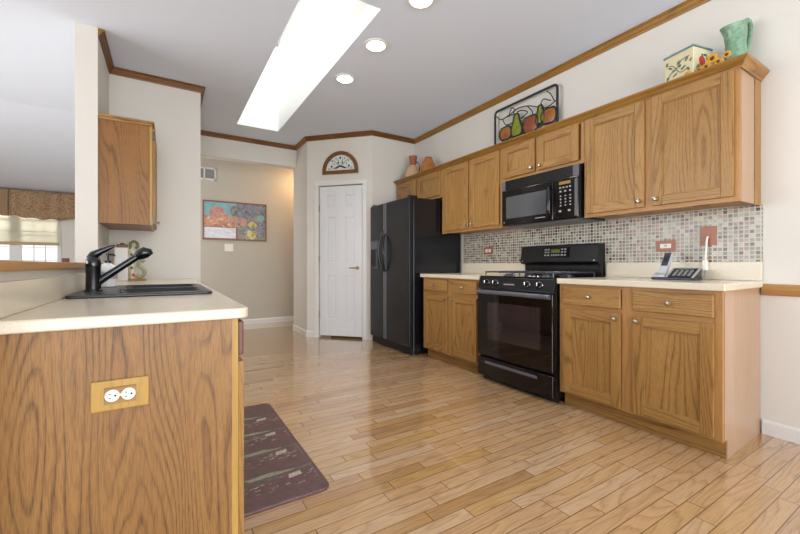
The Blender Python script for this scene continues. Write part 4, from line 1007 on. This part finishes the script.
t = thing('return_air_vent', 'white framed grey air vent high on the hall wall', 'vent', (.58, HY, 2.39))
vx0, vx1, vz0, vz1 = .36, .700, 2.385, 2.592
build('frame', boxes((vx0, vx1, HY - .012, HY, vz0, vz0 + .028), (vx0, vx1, HY - .012, HY, vz1 - .028, vz1), (vx0, vx0 + .028, HY - .012, HY, vz0, vz1), (vx1 - .028, vx1, HY - .012, HY, vz0, vz1), (.515, .537, HY - .012, HY, vz0, vz1)), 'white', t, bevel=.002)
build('louvre', boxes((vx0 + .02, vx1 - .02, HY - .003, HY, vz0 + .02, vz1 - .02), *[(vx0 + .02, vx1 - .02, HY - .009, HY - .003, z, z + .006) for z in [vz0 + .03 + k * .0145 for k in range(11)]]), 'vent_dark', t)
t = thing('light_switch', 'white double light switch plate below the poster on the hall wall', 'switch', (.89, HY, 1.30))
build('plate', boxes((.825, .955, HY - .006, HY, 1.240, 1.362)), 'ivory', t, bevel=.002)
for x in (.862, .918): build('toggle', boxes((x - .006, x + .006, HY - .014, HY - .006, 1.290, 1.316)), 'white', t, bevel=.001)

# ------------------------------------------------------------ recessed lights
def can(loc, label):
    t = thing('recessed_ceiling_light', label, 'ceiling light', loc, 'recessed kitchen ceiling lights')
    x, y, z = loc
    bm = B(); lathe(bm, [(.098, -.001), (.096, -.008), (.078, -.010), (.070, -.002)], loc, 'z', 32); build('trim_ring', bm, 'white', t, smooth=True)
    bm = B(); lathe(bm, [(.069, -.0105), (.060, -.018), (.03, -.021), (.004, -.022)], loc, 'z', 28); build('lens', bm, 'lens', t, smooth=True)
    return t
cans = [((1.468, 2.10, CZ), 'round recessed ceiling light nearest the camera, cut by the top edge'),
        ((1.462, 2.735, CZ), 'round recessed ceiling light in the middle of the row beside the skylight'),
        ((1.468, 3.38, CZ), 'round recessed ceiling light farthest from the camera, beside the skylight end')]
c0 = can(*cans[0])
for loc, lab in cans[1:]: dup(c0, loc, lab)
for loc, _ in cans:
    l = bpy.data.lights.new('recessed_lamp', 'SPOT'); l.energy = 22; l.spot_size = math.radians(150); l.spot_blend = .8; l.shadow_soft_size = .07; l.color = (1, .97, .93)
    o = bpy.data.objects.new('recessed_lamp', l); COL.objects.link(o); o.location = (loc[0], loc[1], CZ - .04)
# hall fixture round the corner
t = thing('hall_ceiling_lamp', 'amber glass ceiling lamp in the hall beyond the doorway', 'ceiling lamp', (2.15, 6.45, CZ))
bm = B(); lathe(bm, [(.06, -.001), (.06, -.02), (.02, -.03), (.015, -.12)], (2.15, 6.45, CZ), 'z', 20); build('canopy', bm, 'brass', t, smooth=True)
M['amber_glass'] = plain('amber_lamp_glass', '#e8c890', 0.3, emit='#ffb45a', es=2.0)
bm = B(); lathe(bm, [(.02, -.12), (.10, -.15), (.14, -.20), (.14, -.215), (.09, -.17), (.02, -.14)], (2.15, 6.45, CZ), 'z', 24); build('lamp_shade', bm, 'amber_glass', t, smooth=True)
l = bpy.data.lights.new('hall_lamp', 'POINT'); l.energy = 11; l.color = (1, .68, .36); l.shadow_soft_size = .06
o = bpy.data.objects.new('hall_lamp', l); COL.objects.link(o); o.location = (2.15, 6.47, CZ - .26)

# ------------------------------------------------------------ dining window dressing, bare tree outside
t = thing('roman_shade', 'cream roman shade half lowered over the distant dining window', 'window shade', (-2.6, WY - .04, 1.4))
bm = boxes((-3.45, -1.715, WY - .045, WY - .038, 1.43, 2.24)); 
for z in (1.62, 1.83, 2.03): box(bm, -3.45, -1.715, WY - .050, WY - .0375, z, z + .012)
build('fabric', bm, 'shade', t); build('hem', boxes((-3.45, -1.715, WY - .052, WY - .036, 1.372, 1.43)), 'shade_hem', t)
t = thing('window_valance', 'tan and red paisley swag valance above the distant dining window', 'valance', (-2.5, WY - .1, 1.9))
bm = B(); top, nseg = 2.365, 40; x0, x1 = -2.36, -1.15
pts_b = []
for i in range(nseg + 1):
    u = i / nseg; x = x0 + (x1 - x0) * u; zbm = 1.905 - .055 * math.sin(PI * min(1, u * 1.25)) + .012 * math.sin(u * 31)
    d = .11 + .018 * math.sin(u * 40)
    pts_b.append((x, d, zbm))
rows = 8; grid = []
for j in range(rows + 1):
    q = j / rows; grid.append([bm.verts.new((x, WY - d - .03 * math.sin(q * 9 + x * 7) * q, top + (zb_ - top) * q)) for x, d, zb_ in pts_b])
for j in range(rows):
    for i in range(nseg): bm.faces.new((grid[j][i], grid[j][i + 1], grid[j + 1][i + 1], grid[j + 1][i]))
vs = build('swag', bm, 'valance', t, smooth=True)
sm = vs.modifiers.new('thick', 'SOLIDIFY'); sm.thickness = .012; sm.offset = 0
bm = B()
for k in range(10):
    x = -3.7 + k * .135; box(bm, x, x + .10, WY - .135, WY - .06, 1.89, 2.365)
    box(bm, x + .10, x + .135, WY - .115, WY - .06, 1.90, 2.365)
build('side_pleats', bm, 'curtain_stripe', t, bevel=.01)
build('mounting_board', boxes((-3.7, -1.16, WY - .06, WY - .001, 2.30, 2.365)), 'curtain_stripe', t)

t = thing('bare_tree', 'leafless tree outside the distant dining window', 'tree', (-3.9, 14.0, -.2))
bm = B(); rnd = random.Random(3)
def branch(p, d, L, r, k):
    q = p + d * L; tube(bm, [p, (p + q) / 2 + Vector((rnd.uniform(-.05, .05) * L, rnd.uniform(-.05, .05) * L, 0)), q], [r, r * .8, r * .6], 6)
    if k:
        for _ in range(3 if k > 1 else 2):
            nd = (d + Vector((rnd.uniform(-.9, .9), rnd.uniform(-.6, .6), rnd.uniform(-.15, .5)))).normalized(); branch(p + d * L * rnd.uniform(.55, 1.0), nd, L * .68, r * .58, k - 1)
for x in (-3.9,): branch(Vector((x, 14.0, -.25)), Vector((0, 0, 1)), 1.3, .06, 4)
build('branches', bm, 'bark', t)

# ------------------------------------------------------------ kitchen mat
MX0, MX1, MYa, MYb = .150, .637, 1.612, 2.838
bm = B(); prism_z(bm, rrect(MX0, MX1, MYa, MYb, .045, 6), .0005, .012)
t = thing('kitchen_mat', 'dark maroon cushioned floor mat printed with wine bottles beside the sink cabinet', 'mat', (.39, 2.22, 0))
build('pad', bm, 'mat_maroon', t, bevel=.005, seg=3)
bm = B(); z0, z1 = .0118, .0124
rnd = random.Random(5)
for r in range(4):
    y = 1.833 + r * .249; x = .276
    prism_z(bm, [(x, y + .035), (x + .17, y + .050), (x + .21, y + .035), (x + .30, y + .026), (x + .30, y + .006), (x + .21, y), (x + .17, y - .022), (x, y - .022)], z0, z1, 0)
    prism_z(bm, [(x + .03, y + .024), (x + .16, y + .038), (x + .20, y + .026), (x + .26, y + .020), (x + .26, y + .014), (x + .17, y + .006), (x + .05, y + .0)], z0, z1 + .0003, 1)
    prism_z(bm, [(x + .215, y - .055), (x + .275, y - .045), (x + .278, y - .012), (x + .22, y - .020)], z0, z1 + .0003, 2)
    for k in range(46):
        xx = x + rnd.uniform(-.10, .36); yy = y - rnd.uniform(.03, .125)
        if xx > MX1 - .03: continue
        w_ = rnd.uniform(.004, .026); prism_z(bm, [(xx, yy), (xx + w_, yy + .003), (xx + w_, yy + .0065), (xx, yy + .0035)], z0, z1 + .0002, 1 if k % 2 else 2)
    prism_z(bm, [(x + .30, y + .012), (MX1 - .012, y + .022), (MX1 - .012, y + .025), (x + .30, y + .016)], z0, z1, 1)
    for q in range(4):
        yy = y - .11 + q * .035; prism_z(bm, [(x + .335, yy), (x + .338, yy), (x + .340, yy + .025), (x + .337, yy + .025)], z0, z1, 1)
build('print', bm, ['mat_green', 'mat_tan', 'mat_cream'], t)

# pane light set-up is above; nothing below this line
bpy.context.view_layer.update()
